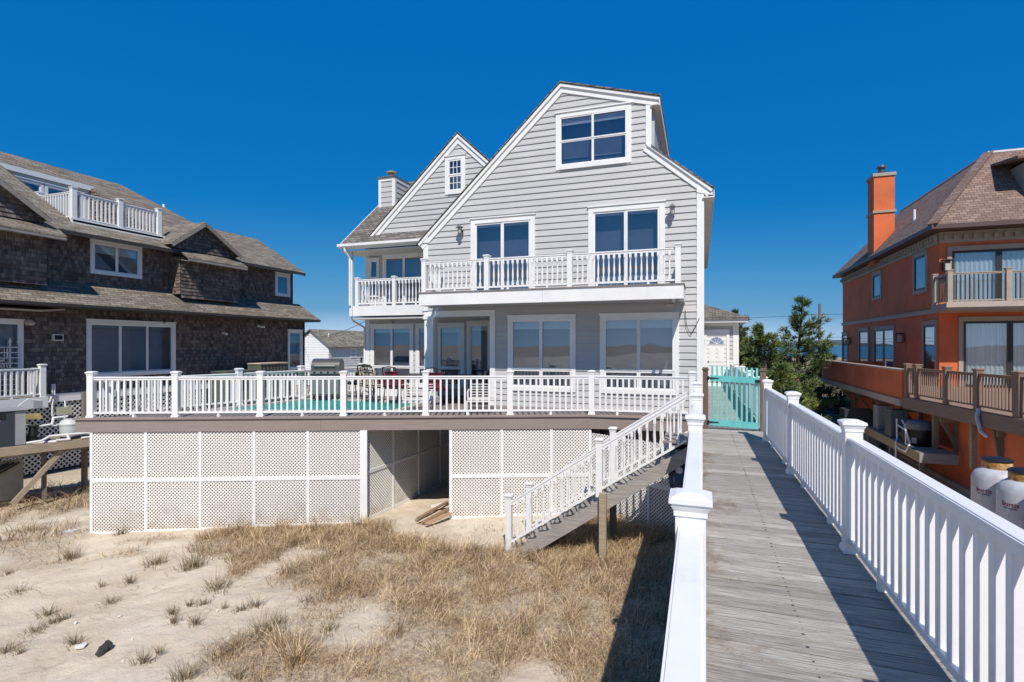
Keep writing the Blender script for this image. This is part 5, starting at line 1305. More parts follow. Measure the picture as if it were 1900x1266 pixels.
for k in range(4): a = -.3 + k * .2; m.tube(GF.P(a, .82, .33), GF.P(a, .82, .37), .028, .028, 10)
m.build('knobs', 'black_metal', GR)
for a0, a1 in ((-.98, -.45), (.45, .98)): m = MB(); m.fbox(GF, a0, .82, a1, .86, -.25, .25); m.build('side_shelf', 'steel', GR)
for a in (-.36, .36):
    for w in (-.2, .2): m = MB(); m.tube(GF.P(a - .02, .06, w), GF.P(a + .02, .06, w), .06, .06, 12); m.build('wheel', 'black_metal', GR)
# ================================================================== outdoor dining set
TBX, TBY = -8.0, 14.25
TB = thing('dining_table', 'dark round-edged dining table on the deck behind the porch column', 'table', (TBX, TBY, 0))
m = MB(); m.box(-8.6, 13.75, .72, -6.3, 14.75, .76); m.build('tabletop', 'dark_iron', TB)
m = MB(); m.box(-8.64, 13.71, .70, -6.26, 14.79, .722); m.build('table_rim', 'grill_lid', TB)
for x in (-8.45, -6.45):
    for y in (13.88, 14.62): m = MB(); m.tube((x, y, 0), (x, y, .70), .03, .03, 8); m.build('leg', 'dark_iron', TB)
def make_chair(loc, rz, label, cush=True):
    t_ = thing('patio_chair', label, 'chair', (0, 0, 0), 'black metal patio chairs on the deck')
    for sx in (-1, 1):
        m = MB(); m.pipe([(sx * .25, -.26, 0), (sx * .25, -.24, .62), (sx * .25, .2, .64), (sx * .25, .24, .44)], .014, 6); m.build('arm', 'black_metal', t_)
        m = MB(); m.pipe([(sx * .22, .30, 0), (sx * .22, .22, .44)], .014, 6); m.build('leg', 'black_metal', t_)
    m = MB(); m.pipe([(-.23, .22, .42), (-.22, .36, 1.0), (0, .38, 1.04), (.22, .36, 1.0), (.23, .22, .42)], .014, 6)
    for k in range(-2, 3): m.tube((k * .08, .22, .44), (k * .03, .37, 1.02), .007, n=5)
    m.bar((-.22, .3, .72), (.22, .3, .72), .01, .015); m.build('backrest', 'black_metal', t_)
    m = MB(); m.box(-.24, -.24, .40, .24, .24, .425); m.build('seat', 'black_metal', t_)
    if cush: m = MB(); m.box(-.23, -.23, .427, .23, .22, .49); m.box(-.21, .20, .5, .21, .25, .9); m.build('cushion', 'cream_fabric' if cush == 2 else 'red_cushion', t_)
    t_.location = loc; t_.rotation_euler.z = rz; return t_
ch0 = make_chair((-10.2, 14.35, 0), -2.0, 'black metal chair with cream back cushion nearest the left wing wall', 2)
c1 = copy_tree(ch0, loc=(-9.55, 14.0, 0), rz=-2.9, label='black metal chair with cream cushion, second from the left wing wall')
c2 = copy_tree(ch0, loc=(-8.95, 13.4, 0), rz=3.0, label='black metal chair with cream cushion at the near left corner of the table')
c3 = make_chair((-8.2, 13.35, 0), 3.1, 'black metal chair with red cushion at the near side of the table', 1)
copy_tree(c3, loc=(-6.75, 13.1, 0), rz=3.3, label='black metal chair with red cushion right of the porch column')
copy_tree(ch0, loc=(-6.0, 14.3, 0), rz=-1.5, label='black metal chair with cream cushion at the right end of the table')
BNk = thing('storage_bench', 'low cushioned bench with red cushions against the wing wall', 'bench', (-9.9, 15.3, 0))
m = MB(); m.box(-10.5, 15.0, .0, -9.1, 15.6, .36); m.build('bench_base', 'white_trim', BNk)
m = MB(); m.box(-10.45, 14.98, .365, -9.82, 15.55, .5); m.build('cushion', 'red_cushion', BNk); m = MB(); m.box(-9.78, 14.98, .365, -9.15, 15.55, .5); m.build('cushion', 'red_cushion', BNk)
# white loungers
def lounger(x, y, rz, label):
    t_ = thing('deck_chair', label, 'deck chair', (0, 0, 0), 'white deck chairs behind the front railing')
    for sx in (-1, 1):
        m = MB(); m.pipe([(sx * .33, -.55, 0), (sx * .33, -.5, .30), (sx * .33, .45, .30), (sx * .33, .5, 0)], .022, 7); m.build('side_frame', 'soffit_white', t_, smooth=True)
        m = MB(); m.pipe([(sx * .33, -.1, .30), (sx * .34, -.1, .5), (sx * .34, .35, .52)], .022, 7); m.build('arm', 'white_paint', t_, smooth=True)
    m = MB()
    for k in range(9): yy = -.48 + k * .11; m.box(-.32, yy, .29, .32, yy + .06, .31)
    m.build('seat', 'soffit_white', t_)
    m = MB(); 
    for k in range(6): a = k / 6; m.bar((-.32, .42 + .25 * a, .32 + .38 * a), (.32, .42 + .25 * a, .32 + .38 * a), .05, .02)
    m.build('backrest', 'soffit_white', t_)
    t_.location = (x, y, 0); t_.rotation_euler.z = rz; return t_
l0 = lounger(-6.5, 11.55, .4, 'white deck chair behind the railing left of the porch column')
copy_tree(l0, loc=(-5.05, 12.15, 0), rz=.35, label='white deck chair behind the railing in front of the porch door')

# ================================================================== far white house on the left gap
FH = thing('far_white_house', 'small white clapboard house with grey roof seen between the two big houses', 'house', (-27, 52, -2.5))
HFx = Fr((-36.5, 52, 0), (.62, .785, 0), (.785, -.62, 0)); 
HG = Fr((0, 46, 0), (1, 0, 0), (0, -1, 0))
yh = 46.0
gxl, gxm, gxr = -30.6, -28.3, -25.9
def hx(px, y): return on_line(px, (0, y), (10, y))[0]
a0, a1, a2 = hx(563, yh), hx(610, yh), hx(700, yh + 6)
m = MB(); m.prism([(a0 - 1.4, yh, -2.6), (a1, yh, -2.6), (a1, yh, 1.6), ((a0 + a1) / 2 - .6, yh, 3.1), (a0 - 1.4, yh, 1.6)], (0, 11, 0)); m.build('wall_core', 'soffit_white', FH)
m = MB(); lap(m, HG, [(a0 - 1.4, -2.6), (a1, -2.6), (a1, 1.6), ((a0 + a1) / 2 - .6, 3.1), (a0 - 1.4, 1.6)], .25, .03); m.build('gable_siding', 'white_trim', FH)
pk = (a0 + a1) / 2 - .6
m = MB(); m.prism([(a1 + .35, yh - .3, 1.35), (pk, yh - .3, 3.2), (pk, yh + 11, 3.2), (a1 + .35, yh + 11, 1.35)], (0, 0, .1)); m.prism([(a0 - 1.75, yh - .3, 1.4), (pk, yh - .3, 3.2), (pk, yh + 11, 3.2), (a0 - 1.75, yh + 11, 1.4)], (0, 0, .1)); m.build('roof', 'shingle_roof_far', FH)
SF_ = Fr((a1, 0, 0), (0, 1, 0), (1, 0, 0)); m = MB(); lap(m, SF_, [(yh, -2.6), (yh + 11, -2.6), (yh + 11, 1.5), (yh, 1.5)], .25, .03); m.build('side_siding', 'soffit_white', FH)
window(FH, SF_, yh + 3.6, .2, yh + 4.7, 1.3, 1, 1, .12, split=.5, room=.1); window(FH, SF_, yh + 7.2, .2, yh + 8.6, 1.3, 2, 1, .12, room=.1)
m = MB(); m.prism([(a1, yh + 5.4, 1.45), (a1, yh + 7.9, 1.45), (a1, yh + 6.65, 2.6)], (1.6, 0, 0)); m.build('porch_gable', 'white_trim', FH)
m = MB(); m.prism([(a1, yh + 5.2, 1.45), (a1, yh + 6.65, 2.75), (a1 + 1.8, yh + 6.65, 2.75), (a1 + 1.8, yh + 5.2, 1.45)], (0, 0, .08)); m.prism([(a1, yh + 8.1, 1.45), (a1, yh + 6.65, 2.75), (a1 + 1.8, yh + 6.65, 2.75), (a1 + 1.8, yh + 8.1, 1.45)], (0, 0, .08)); m.build('porch_roof', 'shingle_roof_far', FH)
m = MB(); m.tube((a1 - 1.2, yh + 1.5, 2.0), (a1 - 1.2, yh + 1.5, 2.9), .07); m.build('vent_pipe', 'white_trim', FH)
m = MB(); m.bar((a1 + 1.5, yh + 4, -2), (a1 + 1.5, yh + 7.2, .3), .15, .2); m.bar((a1 + 2.3, yh + 4, -2), (a1 + 2.3, yh + 7.2, .3), .15, .2)
for k in range(9): t_ = k / 9; m.box(a1 + 1.5, yh + 4 + 3.2 * t_, -2 + 2.3 * t_, a1 + 2.3, yh + 4.3 + 3.2 * t_, -1.93 + 2.3 * t_)
m.build('porch_steps', 'weathered_wood', FH)
railing('deck_fence', 'thin dark railing in front of the far white house', 'fence', [(-29.5, 42, -.6), (-25.5, 42, -.6), (-21.5, 42, -.6), (-17.5, 42, -.6)], h=1.0, pitch=.22, bw=.03, post=.12, posth=1.05, mat='driftwood', skirt=False, block=False, maxb=60, railw=.05)
FD = MB(); FD.box(-30, 42, -.8, -17, 45.5, -.62); fdo = FD.build('far_deck', 'weathered_wood'); tag(fdo, 'low grey wooden deck in front of the far white house', 'deck')
# ================================================================== terrain
def smooth(t): t = np.clip(t, 0, 1); return t * t * (3 - 2 * t)
_w = [(RNG.uniform(-1, 1), RNG.uniform(-1, 1), RNG.uniform(0, 6.28), RNG.uniform(.4, 2.6)) for _ in range(26)]
def wob(x, y):
    s = 0
    for a, b, ph, f in _w: s = s + np.sin((a * x + b * y) * f + ph) / (1 + f * 1.4)
    return s * .16
def gh(x, y):
    x = np.asarray(x, float); y = np.asarray(y, float)
    z = np.where(x < 0, -2.2 + .03 * np.maximum(x, -13), -2.2 - .03 * np.minimum(x, 8))
    z = z + wob(x, y) * .085
    # slight bank on the left towards the brown house
    z = z - .12 * smooth((-x - 13) / 3)
    # dunes behind the viewer
    d = smooth((-y - 7) / 9) * (1 - smooth((-y - 34) / 22))
    z = z + d * (2.6 + .9 * np.sin(x * .11 + 1) + .5 * np.sin(x * .31) + wob(x * .5, y * .5) * 1.4)
    # far land rises a bit
    z = z + .5 * smooth((y - 45) / 40) + .5 * smooth((y - 70) / 100)
    z = z - 1.6 * smooth((y - 165) / 30) - 1.2 * smooth((-y - 56) / 20)
    return z
def gh1(x, y): return float(gh(x, y))
def axis(lo, hi, step, far, g):
    a = list(np.arange(lo, hi, step)); s = step; v = a[-1]
    while v < far: s *= g; v += s; a.append(v)
    s = step; v = a[0]; b = []
    while v > -far: s *= g; v -= s; b.append(v)
    return np.array(b[::-1] + a)
gxs = axis(-17, 8, .14, 4000, 1.22); gys = axis(1.5, 15, .14, 4000, 1.22)
# dense grass outline on the ground (traced from the photo at ground level)
PATCH = [(330, 985), (420, 968), (560, 955), (700, 940), (740, 985), (800, 1005), (930, 1015), (1000, 1030), (1010, 1000), (1100, 950), (1270, 940), (1290, 1100), (1290, 1290), (560, 1290), (520, 1235), (600, 1215), (690, 1195), (690, 1150), (640, 1118), (560, 1095), (470, 1075), (500, 1040), (600, 1020), (500, 1006)]
PW = np.array([gz(px, py, -2.38) for px, py in PATCH])
SPARSE = [(np.array([gz(px, py, -2.5) for px, py in pl]), am) for pl, am in (([(0, 972), (150, 962), (200, 1000), (360, 1000), (500, 1003), (560, 1025), (480, 1042), (300, 1036), (150, 1030), (60, 1058), (0, 1062)], .55),
    ([(450, 1035), (620, 1015), (720, 1030), (560, 1100), (610, 1125), (520, 1110), (430, 1080)], .75), ([(0, 905), (165, 890), (165, 930), (60, 950), (0, 960)], .95), ([(380, 1235), (560, 1160), (600, 1215), (560, 1290), (330, 1290)], .5), ([(470, 1100), (560, 1095), (640, 1118), (600, 1160), (520, 1150)], .45))]
def inpoly(x, y, P):
    x = np.asarray(x); y = np.asarray(y); r = np.zeros(x.shape, bool); n = len(P); j = n - 1
    for i in range(n):
        xi, yi = P[i]; xj, yj = P[j]
        c = ((yi > y) != (yj > y)) & (x < (xj - xi) * (y - yi) / (yj - yi + 1e-12) + xi); r ^= c; j = i
    return r
def edge_dist(x, y, P):
    d = np.full(x.shape, 1e9)
    for i in range(len(P)):
        a = P[i]; b = P[(i + 1) % len(P)]; e = b - a; t = np.clip(((x - a[0]) * e[0] + (y - a[1]) * e[1]) / (e @ e), 0, 1)
        d = np.minimum(d, np.hypot(x - a[0] - t * e[0], y - a[1] - t * e[1]))
    return d
def thatch(x, y):
    x = np.asarray(x, float); y = np.asarray(y, float)
    ins = inpoly(x, y, PW); d = edge_dist(x, y, PW); sd = np.where(ins, d, -d)
    t = smooth((sd + .25 + wob(x * 3.1, y * 3.1) * .9) / .55)
    t = t * (.62 + .38 * smooth(.5 + wob(x * 2 + 9, y * 2) * 1.6))
    bank = smooth((wob(x * 1.3 + 5, y * 1.3) - .02) * 3) * smooth((-x - 13.5) / 1.0) * .8
    t = np.maximum(t, bank)
    for PL, amt in SPARSE:
        i2 = inpoly(x, y, PL); d2 = edge_dist(x, y, PL); s2 = smooth((np.where(i2, d2, -d2) + .3) / .5)
        t = np.maximum(t, s2 * amt * smooth((wob(x * 3.7 + 2, y * 3.7) + .02) * 5 + .35))
    # under the walkway and near the house
    t = t * (.75 + .25 * smooth(wob(x * 6, y * 6) * 3 + .5))
    t = np.maximum(t, .75 * ((x > -1.4) & (y > 2) & (y < 13) & (x < 1.5)))
    t = np.maximum(t, .5 * (x > 1.5) * smooth(.5 + wob(x * 2, y * 2)))
    return t
X, Y = np.meshgrid(gxs, gys); Z = gh(X, Y)
TH = thatch(X.ravel(), Y.ravel()).reshape(X.shape); Z = Z + TH * .03
NR = (np.abs(X + 4) < 14) & (Y > 1) & (Y < 15.2); Z = Z + NR * (wob(X * 4.3 + 7, Y * 4.3) * .045 + RNG.normal(0, .006, X.shape))
for _ in range(420):
    fx_, fy_ = RNG.uniform(-15, -1), RNG.uniform(3, 10); r_ = RNG.uniform(.13, .24); D_ = np.hypot(X - fx_, Y - fy_) / r_; Z = Z - np.where(D_ < 2, .028 * np.exp(-D_ ** 2 * 1.4) - .010 * np.exp(-(D_ - 1.25) ** 2 * 8), 0)
nx, ny = len(gxs), len(gys)
me = bpy.data.meshes.new('ground'); verts = np.stack([X.ravel(), Y.ravel(), Z.ravel()], 1)
idx = np.arange(nx * ny).reshape(ny, nx); q = np.stack([idx[:-1, :-1].ravel(), idx[:-1, 1:].ravel(), idx[1:, 1:].ravel(), idx[1:, :-1].ravel()], 1)
me.vertices.add(len(verts)); me.vertices.foreach_set('co', verts.ravel().astype(np.float32)); me.loops.add(q.size); me.loops.foreach_set('vertex_index', q.ravel().astype(np.int32))
me.polygons.add(len(q)); me.polygons.foreach_set('loop_start', np.arange(0, q.size, 4, dtype=np.int32)); me.update(calc_edges=True)
at = me.attributes.new('thatch', 'FLOAT', 'POINT'); at.data.foreach_set('value', TH.ravel().astype(np.float32))
FARA = np.maximum(smooth((Y - 24) / 8), smooth((X - 9) / 4)); FARA = np.maximum(FARA, smooth((-X - 18) / 4) * .8)
at = me.attributes.new('far', 'FLOAT', 'POINT'); at.data.foreach_set('value', FARA.ravel().astype(np.float32))
me.polygons.foreach_set('use_smooth', np.ones(len(q), bool)); me.materials.append(MATS['sand'])
go = bpy.data.objects.new('ground', me); COL.objects.link(go); tag(go, kind='structure')
def flat(name, pts, z, mat, kind='structure'):
    m = MB(); m.poly([(x, y, z) for x, y in pts], .5); o = m.build(name, mat, recalc=False); tag(o, kind=kind); return o
flat('bay_water', [(-3900, 188), (3900, 188), (3900, 3900), (-3900, 3900)], -2.45, 'bay_water')
m = MB()
for k in range(60):
    x0 = -3600 + k * 120; m.prism([(x0, 2500, -3), (x0 + 120, 2500, -3), (x0 + 120, 2500, 6 + 9 * math.sin(k * .7) ** 2 + 6 * math.sin(k * .23)), (x0, 2500, 6 + 9 * math.sin((k - 1) * .7) ** 2 + 6 * math.sin((k - 1) * .23))], (0, 60, 0))
tag(m.build('far_hills', 'far_hill'), kind='structure')
m = MB()
ysr = np.arange(-20, 60, 2.0)
for i in range(len(ysr) - 1):
    a, b = float(ysr[i]), float(ysr[i + 1]); za, zb = gh1(14, 36) + .02, gh1(14, 36) + .02
    m.poly([(a, 36.0 + .0, gh1(a, 36) + .10), (b, 36.0, gh1(b, 36) + .10), (b, 43.5, gh1(b, 43) + .12), (a, 43.5, gh1(a, 43) + .12)], .5)
tag(m.build('road', 'road_asphalt', recalc=False), kind='structure')

# ================================================================== grass
def blades(x, y, z, h, w, lean, az, rnd, seg=3):
    """curved blades -> verts, faces, face rnd"""
    n = len(x); ts = np.linspace(0, 1, seg + 1); ca, sa = np.cos(az), np.sin(az)
    side = RNG.uniform(0, 2 * PI, n); sx, sy = np.cos(side), np.sin(side)
    V_ = np.zeros((n, (seg + 1) * 2, 3))
    for k, t in enumerate(ts):
        th = lean * t; r = h * t * np.sin(th * .75 + lean * .15); zz_ = h * t * np.cos(th * .75 + lean * .15)
        ww = w * (1 - t * .85) / 2
        cx, cy = x + r * ca, y + r * sa
        V_[:, 2 * k] = np.stack([cx - sx * ww, cy - sy * ww, z + zz_], 1); V_[:, 2 * k + 1] = np.stack([cx + sx * ww, cy + sy * ww, z + zz_], 1)
    base = (np.arange(n) * (seg + 1) * 2)[:, None]
    Fs = []
    for k in range(seg): Fs.append(np.stack([base[:, 0] + 2 * k, base[:, 0] + 2 * k + 1, base[:, 0] + 2 * k + 3, base[:, 0] + 2 * k + 2], 1))
    Fq = np.stack(Fs, 1).reshape(-1, 4); return V_.reshape(-1, 3), Fq, np.repeat(rnd, seg)
def quad_mesh(name, Vv, Fq, R, mat, origin=(0, 0, 0)):
    me = bpy.data.meshes.new(name); Vv = Vv - np.array(origin)
    me.vertices.add(len(Vv)); me.vertices.foreach_set('co', Vv.ravel().astype(np.float32)); me.loops.add(Fq.size); me.loops.foreach_set('vertex_index', Fq.ravel().astype(np.int32))
    me.polygons.add(len(Fq)); me.polygons.foreach_set('loop_start', np.arange(0, Fq.size, 4, dtype=np.int32)); me.update(calc_edges=True)
    at = me.attributes.new('rnd', 'FLOAT', 'FACE'); at.data.foreach_set('value', R.astype(np.float32)); me.materials.append(MATS[mat])
    return me
NB = 240000
x = RNG.uniform(PW[:, 0].min() - .5, max(PW[:, 0].max(), 1.5), NB); y = RNG.uniform(PW[:, 1].min() - .3, PW[:, 1].max() + .8, NB)
clump = np.clip(.5 + wob(x * 5.2, y * 5.2) * 1.5, .08, 1)
keep = (RNG.uniform(0, 1, NB) < thatch(x, y) * (.25 + .75 * clump)) & ~((x < -2.3) & (y > 8.0 + (x + 13) * .405 - .1) & ~((x > -7.1) & (x < -5.6) & (y < 12.2)))
x, y, clump = x[keep], y[keep], clump[keep]
nc = 2600; cx_ = RNG.uniform(PW[:, 0].min(), 1.3, nc); cy_ = RNG.uniform(PW[:, 1].min(), PW[:, 1].max(), nc); kc = (RNG.uniform(0, 1, nc) < thatch(cx_, cy_) ** 1.5) & ~((cx_ < -2.3) & (cy_ > 7.9 + (cx_ + 13) * .405)); cx_, cy_ = cx_[kc], cy_[kc]
per = 60; X2 = np.repeat(cx_, per) + RNG.normal(0, .075, len(cx_) * per); Y2 = np.repeat(cy_, per) + RNG.normal(0, .075, len(cx_) * per); A2 = np.arctan2(Y2 - np.repeat(cy_, per), X2 - np.repeat(cx_, per))
H2 = np.repeat(RNG.uniform(.5, 1.25, len(cx_)), per); C2 = np.repeat(RNG.uniform(-.25, .3, len(cx_)), per); W2 = np.repeat(RNG.normal(-.5, .8, len(cx_)), per)
n0 = len(x); x = np.concatenate([x, X2]); y = np.concatenate([y, Y2]); clump = np.concatenate([clump, np.clip(H2 * .8, 0, 1)]); n = len(x)
wind = -.6 + wob(x * .7, y * .7) * 2.4
az = wind + RNG.normal(0, 1.5, n); lean = np.clip(RNG.normal(1.35, .45, n), .1, 1.9)
az[n0:] = np.where(RNG.uniform(0, 1, n - n0) < .55, A2, W2 + RNG.normal(0, .35, n - n0)); lean[n0:] = np.clip(RNG.normal(.95, .4, n - n0), .1, 1.7)
dd = np.hypot(x, y); h = RNG.uniform(.12, .42, n) * (.55 + .6 * clump); h[n0:] = RNG.uniform(.12, .40, n - n0) * H2
B1 = blades(x, y, gh(x, y) - .01, h, .0034 + .00045 * dd, lean, az, np.clip(RNG.beta(1.2, 1.2, n) * .85 + clump * .12 + np.concatenate([np.zeros(n0), C2]), 0, 1))
me = quad_mesh('dry_grass', *B1, 'dry_grass'); o = bpy.data.objects.new('dry_grass', me); COL.objects.link(o)
tag(o, 'matted straw coloured dune grass between stair, lattice and boardwalk', 'grass', kind='stuff')
# sparse litter over the sand, bank at left, ground below the orange house
NB = 90000; x = RNG.uniform(-19, 8, NB); y = RNG.uniform(1.5, 15, NB)
sp_ = thatch(x, y) * (~inpoly(x, y, PW)) * .8 + np.clip(wob(x * 2.3 + 3, y * 2.3) * 2.2 - .25, 0, 1) * .3 + .8 * smooth((-x - 13.4) / 1.2) * (wob(x * 1.3 + 5, y * 1.3) > .0) + .3 * (x > 1.5)
under = (y > 8.0 + (x + 13) * .405) & (x > -13) & (x < -2.4)
keep = (RNG.uniform(0, 1, NB) < sp_) & ~under; x, y = x[keep], y[keep]; n = len(x)
B2 = blades(x, y, gh(x, y) - .01, RNG.uniform(.08, .34, n) * np.where((x < -13.3) & (y > 6.5), 1.9, .75), .004 + .0006 * np.hypot(x, y), np.clip(RNG.normal(1.3, .35, n), .2, 1.8), RNG.uniform(0, 6.28, n), RNG.beta(2, 2.5, n))
nr = 150; xr_ = RNG.uniform(-12, -2, nr); yr_ = RNG.uniform(3.5, 11, nr); kk_ = yr_ < 7.9 + (xr_ + 13) * .405; xr_, yr_ = xr_[kk_], yr_[kk_]; nr = len(xr_)
B3 = []
for i_ in range(nr):
    a_ = RNG.uniform(0, 6.28); L_ = RNG.uniform(.15, .8); P_ = np.array([xr_[i_], yr_[i_]]); ns_ = 7; c_ = RNG.normal(0, .35); w_ = RNG.uniform(.003, .005)
    for s_ in range(ns_):
        q_ = P_ + np.array([math.cos(a_), math.sin(a_)]) * L_ / ns_; n_ = np.array([-math.sin(a_), math.cos(a_)]) * w_ / 2; z1 = gh1(*P_) + .016; z2 = gh1(*q_) + .016
        B3.append([(P_[0] - n_[0], P_[1] - n_[1], z1), (P_[0] + n_[0], P_[1] + n_[1], z1), (q_[0] + n_[0], q_[1] + n_[1], z2), (q_[0] - n_[0], q_[1] - n_[1], z2)]); P_ = q_; a_ += c_ + RNG.normal(0, .25)
B3 = np.array(B3).reshape(-1, 3)
B2 = (np.concatenate([B2[0], B3]), np.concatenate([B2[1], np.arange(len(B3)).reshape(-1, 4) + len(B2[0])]), np.concatenate([B2[2], np.full(len(B3) // 4, .25)]))
me = quad_mesh('scattered_grass', *B2, 'dry_grass'); o = bpy.data.objects.new('scattered_grass', me); COL.objects.link(o); tag(o, 'thin dead grass and litter scattered over the pale sand', 'grass', kind='stuff')
# single tufts
def tuft_mesh(nb, h, spread, up=.6, w=.009, mat='green_tuft', seed=0):
    n = nb; a = RNG.uniform(0, 6.28, n); r = np.abs(RNG.normal(0, spread * .35, n))
    B = blades(r * np.cos(a), r * np.sin(a), np.full(n, -.01), RNG.uniform(.4, 1, n) * h, np.full(n, w), np.abs(RNG.normal(up, .35, n)), a + RNG.normal(0, .5, n), RNG.beta(2, 2, n))
    return quad_mesh('grass_tuft', *B, mat)
TM = [tuft_mesh(150, .34, .30), tuft_mesh(60, .2, .16), tuft_mesh(110, .26, .34, 1.0), tuft_mesh(36, .16, .10), tuft_mesh(260, .42, .42, .9, mat='dry_grass')]
tufts = [(360, 1052, 'bushy', 0, 1.25, 'large bushy tuft below the left lattice corner'), (285, 1042, 'x', 2, .8, None), (132, 1035, 'x', 0, 1.0, 'dark bushy tuft on the sand at the left, below the deck corner'), (290, 1048, 'x', 0, 1.0, 'bushy tuft in the sand below the second lattice panel'),
 (344, 1058, 'x', 1, 1.0, 'small upright tuft just right of the bushy one below the lattice'), (243, 1080, 'x', 1, 1.1, 'small tuft in the middle of the open sand below the bushy ones'), (188, 1088, 'x', 3, 1.0, 'tiny tuft left of centre on the open sand'), (205, 1118, 'x', 2, .7, 'flat dark runner of grass on open sand'),
 (88, 1142, 'x', 1, 1.1, 'tuft in a cluster near the left edge, its upper one'), (116, 1150, 'x', 1, 1.0, 'tuft at the right end of the cluster near the left edge'), (97, 1158, 'x', 1, .9, 'tuft at the bottom of the cluster near the left edge'), (66, 1172, 'x', 2, .7, 'low tuft below the cluster near the left edge'),
 (140, 1195, 'x', 1, 1.2, 'tuft just above the piece of driftwood'), (12, 1210, 'x', 2, .9, 'flat tuft at the left edge near the bottom'), (38, 1212, 'x', 3, 1.0, 'little tuft right of the one at the left edge near the bottom'), (322, 1140, 'x', 1, 1.1, 'upright tuft in the centre of the sand, upper of a pair'),
 (325, 1155, 'x', 1, 1.0, 'upright tuft in the centre of the sand, lower of a pair'), (360, 1158, 'x', 1, 1.1, 'tuft right of the pair in the centre of the sand'), (352, 1124, 'x', 3, 1.2, 'tiny green tuft above the centre pair'), (378, 1122, 'x', 1, .9, 'small spiky tuft on sand left of the grass field'),
 (416, 1130, 'x', 3, 1.0, 'tiny tuft between two spiky tufts'), (446, 1134, 'x', 1, .9, 'spiky tuft on sand close to the grass field'), (474, 1126, 'x', 1, 1.2, 'spiky tuft at the edge of the grass field'), (405, 1092, 'x', 2, 1.3, 'wide flat patch of grass on the sand above the spiky tufts'),
 (488, 1178, 'x', 0, 1.2, 'big ragged tuft in the middle of the sand near the grass field'), (520, 1160, 'x', 1, 1.3, 'tuft attached right of the big ragged one'), (265, 1230, 'x', 1, 1.1, 'reddish small tuft right of the driftwood'), (296, 1212, 'x', 3, 1.0, 'tiny sprig right of the driftwood'),
 (405, 1220, 'x', 2, 1.1, 'low tuft near the bottom centre of the sand'), (345, 1262, 'x', 0, .9, 'tuft cut by the bottom edge left of centre'), (440, 1262, 'x', 1, 1.3, 'tuft at the bottom edge, right of another one'), (548, 1232, 'x', 4, 1.1, 'large yellow fan shaped tuft at the bottom of the sand'),
 (610, 1170, 'x', 2, .9, 'flat pale tuft on the sand strip inside the grass field'), (15, 1066, 'x', 1, .9, 'small tuft at the left edge above the open sand'), (35, 1100, 'x', 2, .8, 'flat straggly tuft near the left edge'), (225, 990, 'x', 1, 1.2, 'dark tuft against the foot of the first lattice panel'), (60, 985, 'x', 2, 1.3, 'dark scrubby patch on the bank at the left'),
 (820, 1030, 'x', 4, 1.0, 'tall yellow tuft left of the foot of the stair')]
used_lab = set()
for px, py, _, k, s_, lb in tufts:
    if lb is None: continue
    gx_, gy_ = gz(px, py, -2.45); z = gh1(gx_, gy_); gx_, gy_ = gz(px, py, z); z = gh1(gx_, gy_)
    o = inst(TM[k], 'grass_tuft', None, (gx_, gy_, z), random.uniform(0, 6)); o.scale = (s_, s_, s_)
    tag(o, lb, 'grass tuft', 'grass tufts growing in the sand')
# driftwood
gx_, gy_ = gz(193, 1222, -2.5); z = gh1(gx_, gy_); m = MB(); R_ = random.Random(4); d = V(.8, .5, 0)
da_, db_ = gz(184, 1234, z), gz(206, 1206, z); d = V(db_[0] - da_[0], db_[1] - da_[1], 0).normalized(); prev = None; c0 = V(gx_, gy_, z + .045)
for i in range(9):
    t_ = i / 8 - .5; rad = .065 * (1 - (2 * t_) ** 4 * .6); c = c0 + d * t_ * .30 + V(R_.uniform(-.012, .012), 0, R_.uniform(-.01, .01)); ring = [c + V(d.y, -d.x, 0) * math.cos(a) * rad * R_.uniform(.7, 1.2) + V(0, 0, 1) * math.sin(a) * rad * R_.uniform(.6, 1.1) for a in [2 * PI * k / 9 for k in range(9)]]
    if prev:
        for k in range(9): m.poly([prev[k], prev[(k + 1) % 9], ring[(k + 1) % 9], ring[k]], .5)
    else: m.poly(ring[::-1], .5)
    prev = ring
m.poly(prev, .5); tag(m.build('driftwood', 'driftwood', recalc=True), 'charred black piece of driftwood lying on the open sand', 'driftwood')
# pale shells and scraps
for i, (px, py, lb) in enumerate(((140, 1156, 'white shell fragment right of the tuft cluster'), (222, 1146, 'white shell above the centre of the sand'), (425, 1196, 'white shell near the ragged tuft'), (150, 1203, 'flat pale scrap beside the driftwood'), (245, 1193, 'small white shell right of the driftwood'), (130, 975, 'pale scrap of board on the bank by the deck corner'), (403, 1142, 'white shell left of the spiky tufts'), (228, 1236, 'tiny pale stone below the driftwood'))):
    gx_, gy_ = gz(px, py, -2.45); z = gh1(gx_, gy_); s_ = (.026, .034, .03, .07, .02, .15, .026, .02)[i]
    m = MB(); k = 7; ring = [(gx_ + s_ * math.cos(a) * R_.uniform(.6, 1.1), gy_ + s_ * math.sin(a) * R_.uniform(.6, 1.1), z + .012 + R_.uniform(0, .02)) for a in [2 * PI * j / k for j in range(k)]]
    m.prism(ring, (0, 0, -.02)); tag(m.build('shell_fragment', 'debris_white'), lb, 'shell', 'pale shells and scraps on the sand')
